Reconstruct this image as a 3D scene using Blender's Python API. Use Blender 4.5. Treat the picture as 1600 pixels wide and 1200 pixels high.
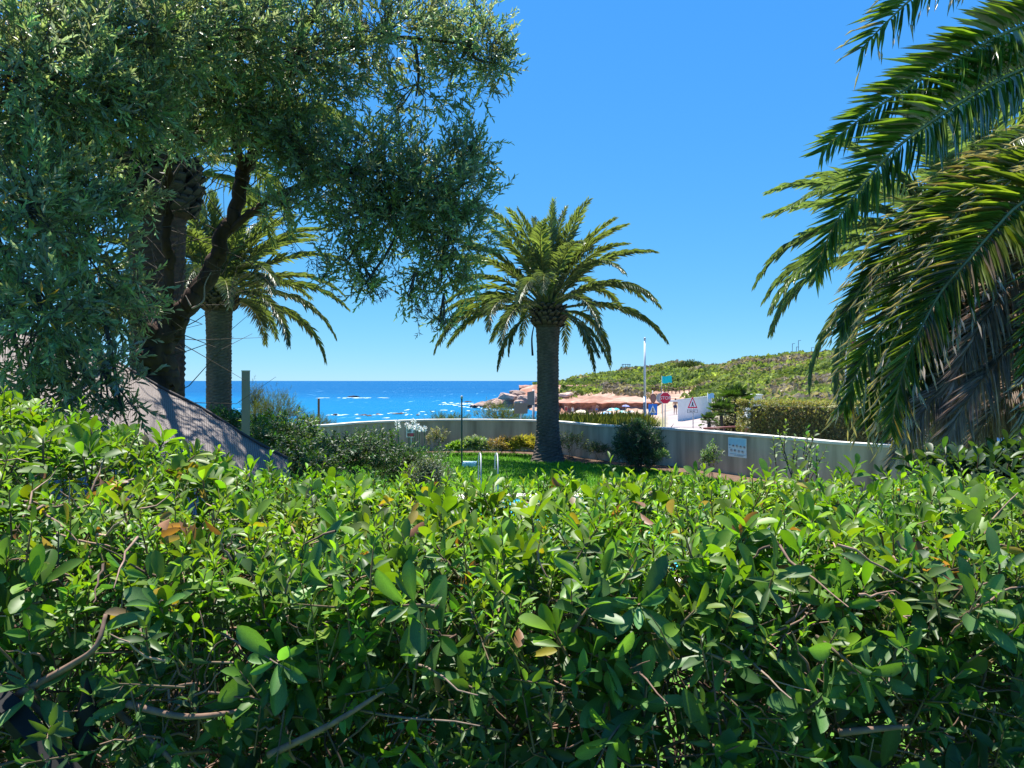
import bpy, bmesh, math, random
import numpy as np
from mathutils import Matrix, Vector

# ------------------------------------------------------------------ camera, sky, sun, exposure
for o in list(bpy.data.objects): bpy.data.objects.remove(o)
SC = bpy.context.scene
COL = SC.collection
EYE = 2.1; FPX = 1200.0; HY = 595.0
cam_d = bpy.data.cameras.new('camera'); cam = bpy.data.objects.new('camera', cam_d); COL.objects.link(cam)
cam.location = (0, 0, EYE); cam.rotation_euler = (math.radians(90), 0, 0)
cam_d.sensor_width = 36.0; cam_d.lens = 36.0 * FPX / 1600.0
cam_d.shift_y = -(600.0 - HY) / 1600.0
cam_d.clip_start = 0.05; cam_d.clip_end = 60000
SC.camera = cam
SUN_EL = math.radians(72); SUN_AZ = math.radians(-24)      # azimuth from +Y towards +X
world = bpy.data.worlds.new('World'); SC.world = world; world.use_nodes = True
nt = world.node_tree; nt.nodes.clear()
w_out = nt.nodes.new('ShaderNodeOutputWorld'); w_bg = nt.nodes.new('ShaderNodeBackground')
w_sky = nt.nodes.new('ShaderNodeTexSky')
w_sky.sky_type = 'NISHITA'; w_sky.sun_disc = False
w_sky.sun_elevation = SUN_EL; w_sky.sun_rotation = SUN_AZ
w_sky.altitude = 0; w_sky.air_density = 0.6; w_sky.dust_density = 0.0; w_sky.ozone_density = 6.0
# the phone's tone curve on the sky: one power curve per channel, the same over the whole dome
w_sep = nt.nodes.new('ShaderNodeSeparateColor'); w_com = nt.nodes.new('ShaderNodeCombineColor'); nt.links.new(w_sky.outputs[0], w_sep.inputs[0])
for k_, (gain, power) in enumerate(((2.6, .90), (3.75, .50), (4.75, .10))):
    dv = nt.nodes.new('ShaderNodeMath'); dv.operation = 'DIVIDE'; dv.inputs[1].default_value = 8.0; nt.links.new(w_sep.outputs[k_], dv.inputs[0])
    pw_ = nt.nodes.new('ShaderNodeMath'); pw_.operation = 'POWER'; pw_.inputs[1].default_value = power; nt.links.new(dv.outputs[0], pw_.inputs[0])
    ml_ = nt.nodes.new('ShaderNodeMath'); ml_.operation = 'MULTIPLY'; ml_.inputs[1].default_value = gain; nt.links.new(pw_.outputs[0], ml_.inputs[0]); nt.links.new(ml_.outputs[0], w_com.inputs[k_])
w_bg.inputs['Strength'].default_value = 0.10
nt.links.new(w_com.outputs[0], w_bg.inputs['Color'])
nt.links.new(w_bg.outputs[0], w_out.inputs['Surface'])
sun_d = bpy.data.lights.new('sun', 'SUN'); sun_d.energy = 5.0; sun_d.angle = math.radians(0.53); sun_d.color = (1.0, 0.95, 0.86)
sun = bpy.data.objects.new('sun', sun_d); COL.objects.link(sun)
sdir = Vector((math.sin(SUN_AZ) * math.cos(SUN_EL), math.cos(SUN_AZ) * math.cos(SUN_EL), math.sin(SUN_EL)))
sun.rotation_euler = (-sdir).to_track_quat('-Z', 'Y').to_euler(); sun.location = (0, 0, 30)
SC.view_settings.view_transform = 'Standard'; SC.view_settings.look = 'None'
SC.view_settings.exposure = 1.2; SC.view_settings.gamma = 1.0
SC.view_settings.use_curve_mapping = False
SC.render.engine = 'CYCLES'
SC.cycles.use_denoising = True
SC.cycles.max_bounces = 8; SC.cycles.diffuse_bounces = 4; SC.cycles.transmission_bounces = 6; SC.cycles.transparent_max_bounces = 8
SC.cycles.sample_clamp_indirect = 6.0

# ------------------------------------------------------------------ helpers
rng = np.random.default_rng(11)
PI = math.pi
def P(x, y, d): return np.array([(x - 800.0) / FPX * d, d, EYE - (y - HY) / FPX * d])
def nrm(a): 
    a = np.asarray(a, float); return a / np.maximum(np.linalg.norm(a, axis=-1, keepdims=True), 1e-9)

class Acc:
    def __init__(s): s.V = []; s.F = []; s.C = []; s.n = 0
    def add(s, V, F, C=(.5, .5, .5)):
        V = np.asarray(V, float).reshape(-1, 3); F = np.asarray(F, int).reshape(-1, 3); C = np.asarray(C, float)
        if C.ndim == 1: C = np.tile(C[:3], (len(V), 1))
        s.V.append(V); s.F.append(F + s.n); s.C.append(C); s.n += len(V); return s
    def quads(s, V, Q, C=(.5, .5, .5)):
        Q = np.asarray(Q, int).reshape(-1, 4); return s.add(V, np.concatenate([Q[:, [0, 1, 2]], Q[:, [0, 2, 3]]]), C)
    def box(s, c, size, rz=0, C=(.5, .5, .5), R=None):
        h = np.array(size, float) / 2
        v = np.array([[x, y, z] for x in (-1, 1) for y in (-1, 1) for z in (-1, 1)]) * h
        if R is not None: v = v @ np.asarray(R).T
        elif rz:
            c_, s_ = math.cos(rz), math.sin(rz); v = v @ np.array([[c_, -s_, 0], [s_, c_, 0], [0, 0, 1]]).T
        return s.quads(v + np.array(c, float), [[0, 1, 3, 2], [4, 6, 7, 5], [0, 4, 5, 1], [2, 3, 7, 6], [0, 2, 6, 4], [1, 5, 7, 3]], C)
    def tube(s, pts, rad, sides=8, C=(.5, .5, .5), cap=True):
        pts = np.asarray(pts, float); m = len(pts); rad = np.broadcast_to(np.asarray(rad, float), (m,))
        T = nrm(np.gradient(pts, axis=0)); up = np.array([0.13, 0.31, 0.94]) if abs(T[0][2]) < .9 else np.array([1., .2, 0])
        S = nrm(np.cross(T, up)); N = np.cross(S, T)
        a = np.linspace(0, 2 * PI, sides, endpoint=False)
        ring = np.cos(a)[None, :, None] * S[:, None] + np.sin(a)[None, :, None] * N[:, None]
        V = (pts[:, None] + ring * rad[:, None, None]).reshape(-1, 3)
        i = np.arange(m - 1)[:, None] * sides; j = np.arange(sides)[None]; k = (j + 1) % sides
        Q = np.stack([i + j, i + k, i + sides + k, i + sides + j], -1).reshape(-1, 4)
        if cap:
            V = np.concatenate([V, pts[[0, -1]]]); n = m * sides; j = np.arange(sides); k = (j + 1) % sides
            F = np.concatenate([np.stack([np.full(sides, n), k, j], 1), np.stack([np.full(sides, n + 1), n - sides + j, n - sides + k], 1)])
            F = np.concatenate([Q[:, [0, 1, 2]], Q[:, [0, 2, 3]], F])
        else: F = np.concatenate([Q[:, [0, 1, 2]], Q[:, [0, 2, 3]]])
        if np.ndim(C) == 2: C = np.repeat(C, sides, 0); C = np.concatenate([C, C[[0, -1]]]) if cap else C
        return s.add(V, F, C)
    def lathe(s, prof, c=(0, 0, 0), n=24, C=(.5, .5, .5)):
        prof = np.asarray(prof, float); m = len(prof); a = np.linspace(0, 2 * PI, n, endpoint=False)
        V = np.stack([prof[:, None, 0] * np.cos(a), prof[:, None, 0] * np.sin(a), np.repeat(prof[:, 1:2], n, 1)], -1).reshape(-1, 3) + np.array(c)
        i = np.arange(m - 1)[:, None] * n; j = np.arange(n)[None]; k = (j + 1) % n
        return s.quads(V, np.stack([i + j, i + k, i + n + k, i + n + j], -1).reshape(-1, 4), C)
    def prism(s, poly, o, ux, uy, depth, C=(.5, .5, .5)):
        # convex-ish polygon (fan) in the plane (o, ux, uy), extruded by vector depth
        poly = np.asarray(poly, float); n = len(poly); o = np.array(o, float); ux = np.array(ux, float); uy = np.array(uy, float); depth = np.array(depth, float)
        a = o + poly[:, :1] * ux + poly[:, 1:] * uy; b = a + depth; ca = a.mean(0); cb = b.mean(0)
        V = np.concatenate([a, b, [ca, cb]]); j = np.arange(n); k = (j + 1) % n
        F = np.concatenate([np.stack([j, k, np.full(n, 2 * n)], 1), np.stack([n + k, n + j, np.full(n, 2 * n + 1)], 1), np.stack([j, n + j, n + k], 1), np.stack([j, n + k, k], 1)])
        return s.add(V, F, C)
    def build(s, name, mat, parent=None, smooth=False, kind=None):
        V = np.concatenate(s.V); F = np.concatenate(s.F); C = np.concatenate(s.C)
        me = bpy.data.meshes.new(name); me.vertices.add(len(V)); me.vertices.foreach_set('co', V.astype(np.float32).ravel())
        me.loops.add(F.size); me.loops.foreach_set('vertex_index', F.astype(np.int32).ravel())
        me.polygons.add(len(F)); me.polygons.foreach_set('loop_start', np.arange(0, F.size, 3, dtype=np.int32))
        me.update(calc_edges=True)
        me.polygons.foreach_set('use_smooth', np.full(len(F), bool(smooth or 'leaf' in mat.name)))
        at = me.attributes.new('Col', 'FLOAT_COLOR', 'POINT')
        at.data.foreach_set('color', np.concatenate([C, np.ones((len(C), 1))], 1).astype(np.float32).ravel())
        me.materials.append(mat)
        if len(F) < 9000 and 'leaf' not in mat.name:
            bm = bmesh.new(); bm.from_mesh(me); bmesh.ops.recalc_face_normals(bm, faces=bm.faces); bm.to_mesh(me); bm.free()
        return link(name, me, parent, kind)
def link(name, me, parent=None, kind=None, M=None):
    o = bpy.data.objects.new(name, me); COL.objects.link(o)
    if M is not None: o.matrix_basis = M
    if parent is not None: adopt(o, parent)
    if kind: o['kind'] = kind
    return o
def adopt(o, parent):
    o.parent = parent
    if parent.type == 'EMPTY': o.matrix_parent_inverse = Matrix.Translation(-parent.location)
def thing(name, label, cat, loc=(0, 0, 0), group=None):
    o = bpy.data.objects.new(name, None); COL.objects.link(o); o.location = Vector([float(v) for v in loc]); o.empty_display_size = .1
    return tag(o, label, cat, group)
def tag(o, label, cat, group=None):
    o['label'] = label; o['category'] = cat
    if group: o['group'] = group
    return o
def struct(o, label=None):
    o['kind'] = 'structure'
    if label: o['label'] = label
    return o

# value noise
_T = np.random.default_rng(5).random((256, 256))
def vnoise(x, y):
    xi = np.floor(x).astype(int); yi = np.floor(y).astype(int); fx = x - xi; fy = y - yi
    fx = fx * fx * (3 - 2 * fx); fy = fy * fy * (3 - 2 * fy)
    a = _T[xi % 256, yi % 256]; b = _T[(xi + 1) % 256, yi % 256]; c = _T[xi % 256, (yi + 1) % 256]; d = _T[(xi + 1) % 256, (yi + 1) % 256]
    return (a * (1 - fx) + b * fx) * (1 - fy) + (c * (1 - fx) + d * fx) * fy
def fbm(x, y, o=4):
    r = 0; a = .5
    for i in range(o): r = r + a * (vnoise(x * 2 ** i + 17 * i, y * 2 ** i + 31 * i) - .5) * 2; a *= .5
    return r

ORD = 'first second third fourth fifth sixth seventh eighth ninth tenth eleventh twelfth thirteenth fourteenth fifteenth sixteenth seventeenth eighteenth nineteenth twentieth'.split()

# ------------------------------------------------------------------ materials
def node_mat(name):
    m = bpy.data.materials.new(name); m.use_nodes = True; t = m.node_tree; t.nodes.clear()
    out = t.nodes.new('ShaderNodeOutputMaterial'); bs = t.nodes.new('ShaderNodeBsdfPrincipled'); t.links.new(bs.outputs[0], out.inputs['Surface'])
    return m, t, bs, out
def noise_node(t, scale, detail=4, coord='Object', sc=(1, 1, 1)):
    tc = t.nodes.new('ShaderNodeTexCoord'); mp = t.nodes.new('ShaderNodeMapping'); mp.inputs['Scale'].default_value = sc
    n = t.nodes.new('ShaderNodeTexNoise'); n.inputs['Scale'].default_value = scale; n.inputs['Detail'].default_value = detail
    t.links.new(tc.outputs[coord], mp.inputs['Vector']); t.links.new(mp.outputs[0], n.inputs['Vector']); return n
def surf(name, col=None, rough=.6, nscale=8, var=.25, bump=0, bscale=40, spec=.4, metal=0, sc=(1, 1, 1)):
    """flat colour (or the mesh colour when col is None) varied by noise"""
    m, t, bs, out = node_mat(name)
    n = noise_node(t, nscale, 5, sc=sc); mr = t.nodes.new('ShaderNodeMapRange')
    mr.inputs['From Min'].default_value = .25; mr.inputs['From Max'].default_value = .75
    mr.inputs['To Min'].default_value = 1 - var; mr.inputs['To Max'].default_value = 1 + var
    t.links.new(n.outputs['Fac'], mr.inputs['Value'])
    mx = t.nodes.new('ShaderNodeVectorMath'); mx.operation = 'SCALE'
    if col is None:
        a = t.nodes.new('ShaderNodeAttribute'); a.attribute_name = 'Col'; t.links.new(a.outputs['Color'], mx.inputs[0])
    else: mx.inputs[0].default_value = col
    t.links.new(mr.outputs[0], mx.inputs['Scale']); t.links.new(mx.outputs[0], bs.inputs['Base Color'])
    bs.inputs['Roughness'].default_value = rough; bs.inputs['Metallic'].default_value = metal
    bs.inputs['Specular IOR Level'].default_value = spec
    if bump:
        n2 = noise_node(t, bscale, 6, sc=sc); b = t.nodes.new('ShaderNodeBump'); b.inputs['Strength'].default_value = min(bump, 1.); b.inputs['Distance'].default_value = .10 / bscale
        t.links.new(n2.outputs['Fac'], b.inputs['Height']); t.links.new(b.outputs[0], bs.inputs['Normal'])
    return m
def leafmat(name, rough=.42, trans=.38, tint=(1.5, 1.7, .55), spec=.45, nscale=30, var=.22):
    m, t, bs, out = node_mat(name)
    a = t.nodes.new('ShaderNodeAttribute'); a.attribute_name = 'Col'
    n = noise_node(t, nscale, 3, 'Object'); mr = t.nodes.new('ShaderNodeMapRange'); mr.inputs['From Min'].default_value = .25; mr.inputs['From Max'].default_value = .75
    mr.inputs['To Min'].default_value = 1 - var; mr.inputs['To Max'].default_value = 1 + var; t.links.new(n.outputs['Fac'], mr.inputs['Value'])
    sc = t.nodes.new('ShaderNodeVectorMath'); sc.operation = 'SCALE'; t.links.new(a.outputs['Color'], sc.inputs[0]); t.links.new(mr.outputs[0], sc.inputs['Scale'])
    mu = t.nodes.new('ShaderNodeVectorMath'); mu.operation = 'MULTIPLY'; mu.inputs[1].default_value = tint; t.links.new(sc.outputs[0], mu.inputs[0])
    tr = t.nodes.new('ShaderNodeBsdfTranslucent'); mix = t.nodes.new('ShaderNodeMixShader'); mix.inputs[0].default_value = trans
    t.links.new(sc.outputs[0], bs.inputs['Base Color']); t.links.new(mu.outputs[0], tr.inputs['Color'])
    bs.inputs['Roughness'].default_value = rough; bs.inputs['Specular IOR Level'].default_value = spec
    t.links.new(bs.outputs[0], mix.inputs[1]); t.links.new(tr.outputs[0], mix.inputs[2]); t.links.new(mix.outputs[0], out.inputs['Surface'])
    return m
M = {}
M['leaf'] = leafmat('waxy_leaf', .46, .38, (1.7, 1.75, .4), .42)
M['olive_leaf'] = leafmat('olive_leaf', .42, .45, (1.3, 1.45, 1.0), .6)
M['palm_leaf'] = leafmat('palm_leaf', .36, .33, (1.6, 1.65, .4), .6)
M['dry_leaf'] = leafmat('dry_leaf', .6, .25, (1.15, 1.05, .95), .3)
M['scrub_leaf'] = leafmat('scrub_leaf', .8, .42, (1.25, 1.3, .6), .1, 3, .12)
M['twig'] = surf('twig_bark', None, .85, 60, .35, .3, 150, .2)
M['bark'] = surf('olive_bark', (.055, .036, .028), .95, 12, .6, 1.0, 45, .1, sc=(1, 1, .3))
M['palm_bark'] = surf('palm_bark', None, .9, 14, .35, .8, 40, .2, sc=(1, 1, 2.0))
M['concrete'] = surf('wall_concrete', None, .9, 2.6, .42, .3, 60, .2, sc=(1.6, 1.6, .16))
M['coping'] = surf('coping_concrete', (.62, .6, .54), .85, 5, .15, .2, 60, .2)
M['white'] = surf('white_render', (.78, .77, .74), .8, 3, .06, .1, 40, .2)
M['plain'] = surf('painted', None, .5, 12, .06)
M['matte'] = surf('matte_colour', None, .85, 6, .15)
M['cloth'] = surf('cloth_colour', None, .9, 6, .08, 0, 40, .1)
M['metal'] = surf('galvanised_metal', (.30, .33, .33), .5, 20, .12, metal=.6)
M['black_iron'] = surf('black_iron', (.014, .014, .015), .7, 30, .3, .15, 80, .15)
M['wood'] = surf('weathered_wood', (.17, .12, .085), .85, 10, .35, .3, 60, .2)
M['rock'] = surf('red_rock', None, .9, .9, .4, .9, 3.5, .2)
M['terrain'] = surf('terrain', None, .95, .35, .28, .6, 2.0, .15)
M['skin'] = surf('skin', None, .6, 10, .05)
M['water_pool'] = surf('pool_water', (.05, .42, .55), .06, 3, .1, .15, 6, .5)

def sea_material():
    m, t, bs, out = node_mat('sea_water')
    geo = t.nodes.new('ShaderNodeNewGeometry'); sep = t.nodes.new('ShaderNodeSeparateXYZ'); t.links.new(geo.outputs['Position'], sep.inputs[0])
    mr = t.nodes.new('ShaderNodeMapRange'); mr.interpolation_type = 'SMOOTHSTEP'; mr.inputs['From Min'].default_value = 100; mr.inputs['From Max'].default_value = 480
    t.links.new(sep.outputs['Y'], mr.inputs['Value'])
    n = noise_node(t, .012, 4, sc=(.35, 1, 1)); ad = t.nodes.new('ShaderNodeMath'); ad.operation = 'MULTIPLY_ADD'; ad.inputs[1].default_value = .9; ad.inputs[2].default_value = -.45
    t.links.new(n.outputs['Fac'], ad.inputs[0]); ad2 = t.nodes.new('ShaderNodeMath'); t.links.new(ad.outputs[0], ad2.inputs[0]); t.links.new(mr.outputs[0], ad2.inputs[1])
    ramp = t.nodes.new('ShaderNodeValToRGB'); cr = ramp.color_ramp
    cr.elements[0].color = (.004, .13, .27, 1); cr.elements[1].color = (.0025, .072, .20, 1); e = cr.elements.new(.45); e.color = (.003, .102, .25, 1)
    t.links.new(ad2.outputs[0], ramp.inputs[0])
    # sun sparkle painted into the water colour as small broken pale flecks
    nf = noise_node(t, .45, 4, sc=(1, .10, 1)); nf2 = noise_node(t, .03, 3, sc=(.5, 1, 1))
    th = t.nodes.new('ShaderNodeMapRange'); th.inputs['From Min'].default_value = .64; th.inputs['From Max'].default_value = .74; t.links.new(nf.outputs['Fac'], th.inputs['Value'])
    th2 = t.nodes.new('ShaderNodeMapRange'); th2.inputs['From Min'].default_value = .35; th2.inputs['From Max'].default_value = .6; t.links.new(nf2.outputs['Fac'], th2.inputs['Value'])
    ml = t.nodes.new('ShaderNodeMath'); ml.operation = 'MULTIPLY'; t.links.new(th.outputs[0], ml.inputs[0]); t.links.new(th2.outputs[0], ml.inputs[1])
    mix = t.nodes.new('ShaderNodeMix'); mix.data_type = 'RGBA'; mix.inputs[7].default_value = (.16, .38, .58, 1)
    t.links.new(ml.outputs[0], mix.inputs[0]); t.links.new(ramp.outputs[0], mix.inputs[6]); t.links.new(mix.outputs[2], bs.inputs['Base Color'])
    bs.inputs['Roughness'].default_value = .35; bs.inputs['Specular IOR Level'].default_value = .06; bs.inputs['IOR'].default_value = 1.33
    nb = noise_node(t, .5, 6, sc=(.4, 1, 1)); b = t.nodes.new('ShaderNodeBump'); b.inputs['Strength'].default_value = .9; b.inputs['Distance'].default_value = 1.1
    t.links.new(nb.outputs['Fac'], b.inputs['Height']); t.links.new(b.outputs[0], bs.inputs['Normal'])
    return m
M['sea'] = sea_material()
def foam_material():
    m, t, bs, out = node_mat('surf_foam'); bs.inputs['Base Color'].default_value = (.42, .56, .66, 1); bs.inputs['Roughness'].default_value = .8
    return m
M['foam'] = foam_material()
def net_material():
    m, t, bs, out = node_mat('shade_net'); bs.inputs['Roughness'].default_value = .85
    tc = t.nodes.new('ShaderNodeUVMap'); br = t.nodes.new('ShaderNodeTexBrick'); br.inputs['Scale'].default_value = 1
    br.offset = 0; br.inputs['Brick Width'].default_value = .026; br.inputs['Row Height'].default_value = .017; br.inputs['Mortar Size'].default_value = .0045
    br.inputs['Color1'].default_value = (.10, .082, .075, 1); br.inputs['Color2'].default_value = (.085, .07, .065, 1); br.inputs['Mortar'].default_value = (.36, .31, .29, 1)
    t.links.new(tc.outputs[0], br.inputs['Vector'])
    n = noise_node(t, 3, 4); mr = t.nodes.new('ShaderNodeMapRange'); mr.inputs['To Min'].default_value = .75; mr.inputs['To Max'].default_value = 1.3; t.links.new(n.outputs['Fac'], mr.inputs['Value'])
    sc = t.nodes.new('ShaderNodeVectorMath'); sc.operation = 'SCALE'; t.links.new(br.outputs['Color'], sc.inputs[0]); t.links.new(mr.outputs[0], sc.inputs['Scale'])
    t.links.new(sc.outputs[0], bs.inputs['Base Color'])
    b = t.nodes.new('ShaderNodeBump'); b.inputs['Strength'].default_value = .5; b.inputs['Distance'].default_value = .002; t.links.new(br.outputs['Fac'], b.inputs['Height']); t.links.new(b.outputs[0], bs.inputs['Normal'])
    tr = t.nodes.new('ShaderNodeBsdfTranslucent'); t.links.new(sc.outputs[0], tr.inputs['Color']); mix = t.nodes.new('ShaderNodeMixShader'); mix.inputs[0].default_value = .3
    t.links.new(bs.outputs[0], mix.inputs[1]); t.links.new(tr.outputs[0], mix.inputs[2]); t.links.new(mix.outputs[0], out.inputs['Surface'])
    return m
M['net'] = net_material()

# ------------------------------------------------------------------ leaves, shoots
def leaf_template(secs, fold=.25, curl=-.12, twist=0):
    """secs: (t, halfwidth) ; x along the leaf (0..1), y across (-1..1 times width), z normal"""
    V = [(0, 0, 0)]; F = []
    def z(t): return curl * t * t * 1.0
    for t, w in secs:
        V += [(t, -w, z(t) + fold * w * .3), (t, 0, z(t)), (t, w, z(t) + fold * w * .3)]
    V.append((1, 0, z(1))); k = len(secs)
    F += [(0, 2, 1), (0, 3, 2)]
    for i in range(k - 1):
        a = 1 + 3 * i; b = a + 3
        for j in (0, 1): F += [(a + j, a + j + 1, b + j + 1), (a + j, b + j + 1, b + j)]
    a = 1 + 3 * (k - 1); n = len(V) - 1
    F += [(a, a + 1, n), (a + 1, a + 2, n)]
    return np.array(V, float), np.array(F, int)
L_BIG = leaf_template([(.10, .05), (.3, .30), (.52, .44), (.72, .5), (.88, .38), (.96, .2)], .5, -.16)
L_MID = leaf_template([(.2, .3), (.5, .5), (.8, .32)], .6, -.18)
L_SLIM = leaf_template([(.45, .5)], .7, -.08)
L_OLIVE = leaf_template([(.30, .42), (.68, .46)], .7, -.10)
L_BLADE = leaf_template([(.25, .45), (.6, .42)], .9, -.10)
def put_leaves(acc, tm, pos, A, N, L, W, C):
    V, F = tm; n = len(pos); A = nrm(A); S = nrm(np.cross(A, N)); N = np.cross(S, A); N = -N if False else N
    L = np.broadcast_to(L, (n,)); W = np.broadcast_to(W, (n,))
    vv = pos[:, None] + V[None, :, 0, None] * A[:, None] * L[:, None, None] + V[None, :, 1, None] * S[:, None] * W[:, None, None] + V[None, :, 2, None] * N[:, None] * L[:, None, None]
    ff = F[None] + (np.arange(n) * len(V))[:, None, None]
    acc.add(vv.reshape(-1, 3), ff.reshape(-1, 3), np.repeat(np.asarray(C, float), len(V), 0))
def rdir(n, r=rng): return nrm(r.normal(size=(n, 3)))
def shoots(acc, P0, D, length, nleaf, Lr, aspect, tm, col0, col1, sp=(75, 20), opposite=False, twig=None, twig_r=.0015, jitter=.25, droop=0.0, tw_col=(.13, .1, .06), t0=.15, keep=None, colj=.25):
    n = len(P0); D = nrm(D); U = nrm(np.cross(D, rdir(n))); Wv = np.cross(D, U); length = np.broadcast_to(length, (n,))
    col0 = np.asarray(col0, float); col1 = np.asarray(col1, float); ph = rng.random(n) * 6.28
    if col0.ndim == 1: col0 = np.tile(col0, (n, 1))
    if col1.ndim == 1: col1 = np.tile(col1, (n, 1))
    sj = np.exp(rng.normal(0, colj * .6, (n, 1))) * np.exp(rng.normal(0, 1, (n, 3)) * np.array([.13, .05, .16]))
    def at(t): return P0 + D * (length * t)[:, None] + np.array([0, 0, -1.]) * (droop * length * t * t)[:, None]
    for k in range(nleaf):
        t = t0 + (1 - t0) * k / max(nleaf - 1, 1)
        az = (k // 2 * PI / 2 + (k % 2) * PI if opposite else k * 2.39996) + ph + rng.normal(0, jitter, n)
        s = np.radians(sp[0] + (sp[1] - sp[0]) * t + rng.normal(0, 9, n))
        A = np.cos(s)[:, None] * D + np.sin(s)[:, None] * (np.cos(az)[:, None] * U + np.sin(az)[:, None] * Wv)
        A = A + np.array([0, 0, -1.]) * (droop * .4)
        N = D + .25 * rdir(n)
        L = Lr[0] + (Lr[1] - Lr[0]) * rng.random(n); L = L * (1 - .35 * t)
        W = L * aspect * (1 + .2 * rng.normal(size=n))
        C = (col0 * (1 - t) + col1 * t) * sj * np.exp(rng.normal(0, colj * .7, (n, 1)))
        if keep is not None: keep.append((at(t), A, N, L, W, C))
        else: put_leaves(acc, tm, at(t), A, N, L, W, C)
    if twig is not None:
        pts = np.stack([at(0) - D * .02, at(.5), at(1.)], 1); many_tubes(twig, pts, np.array([1.3, 1, .6]) * twig_r, 3, tw_col)
def many_tubes(acc, pts, rad, sides, C):
    """pts (n,m,3) polylines of equal length; rad (m,) or (n,m)"""
    n, m, _ = pts.shape; T = nrm(np.gradient(pts, axis=1)); S = nrm(np.cross(T, np.array([.31, .52, .79]))); N = np.cross(S, T)
    a = np.linspace(0, 2 * PI, sides, endpoint=False); rad = np.broadcast_to(rad, (n, m))
    V = pts[:, :, None] + (np.cos(a)[:, None] * S[:, :, None] + np.sin(a)[:, None] * N[:, :, None]) * rad[:, :, None, None]
    i = np.arange(m - 1)[:, None] * sides; j = np.arange(sides)[None]; k = (j + 1) % sides
    Q = np.stack([i + j, i + k, i + sides + k, i + sides + j], -1).reshape(-1, 4)
    Q = (Q[None] + (np.arange(n) * m * sides)[:, None, None]).reshape(-1, 4)
    C = np.asarray(C, float)
    if C.ndim == 2: C = np.repeat(C, m * sides, 0)
    acc.quads(V.reshape(-1, 3), Q, C)
def smooth_path(pts, n):
    pts = np.asarray(pts, float); k = len(pts); s = np.linspace(0, k - 1, n); i = np.clip(np.floor(s).astype(int), 0, k - 2); f = (s - i)[:, None]
    p0 = pts[np.maximum(i - 1, 0)]; p1 = pts[i]; p2 = pts[i + 1]; p3 = pts[np.minimum(i + 2, k - 1)]
    return .5 * (2 * p1 + (p2 - p0) * f + (2 * p0 - 5 * p1 + 4 * p2 - p3) * f ** 2 + (3 * p1 - p0 - 3 * p2 + p3) * f ** 3)

# ------------------------------------------------------------------ SETTING: sea, terrain
SEA = -4.0
a = Acc()
xs = np.array([-40000, -3000, -800, -300, 0, 300, 800, 3000, 40000.]); ys = np.array([-3000, -300, 0, 60, 200, 500, 1500, 6000, 45000.])
gx, gy = np.meshgrid(xs, ys); V = np.stack([gx, gy, np.full_like(gx, SEA)], -1).reshape(-1, 3)
i, j = np.meshgrid(np.arange(8), np.arange(8)); b = (j * 9 + i).ravel()
a.quads(V, np.stack([b, b + 1, b + 10, b + 9], 1)); struct(a.build('sea', M['sea']), 'blue sea reaching the horizon with small painted sun sparkles')

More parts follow.
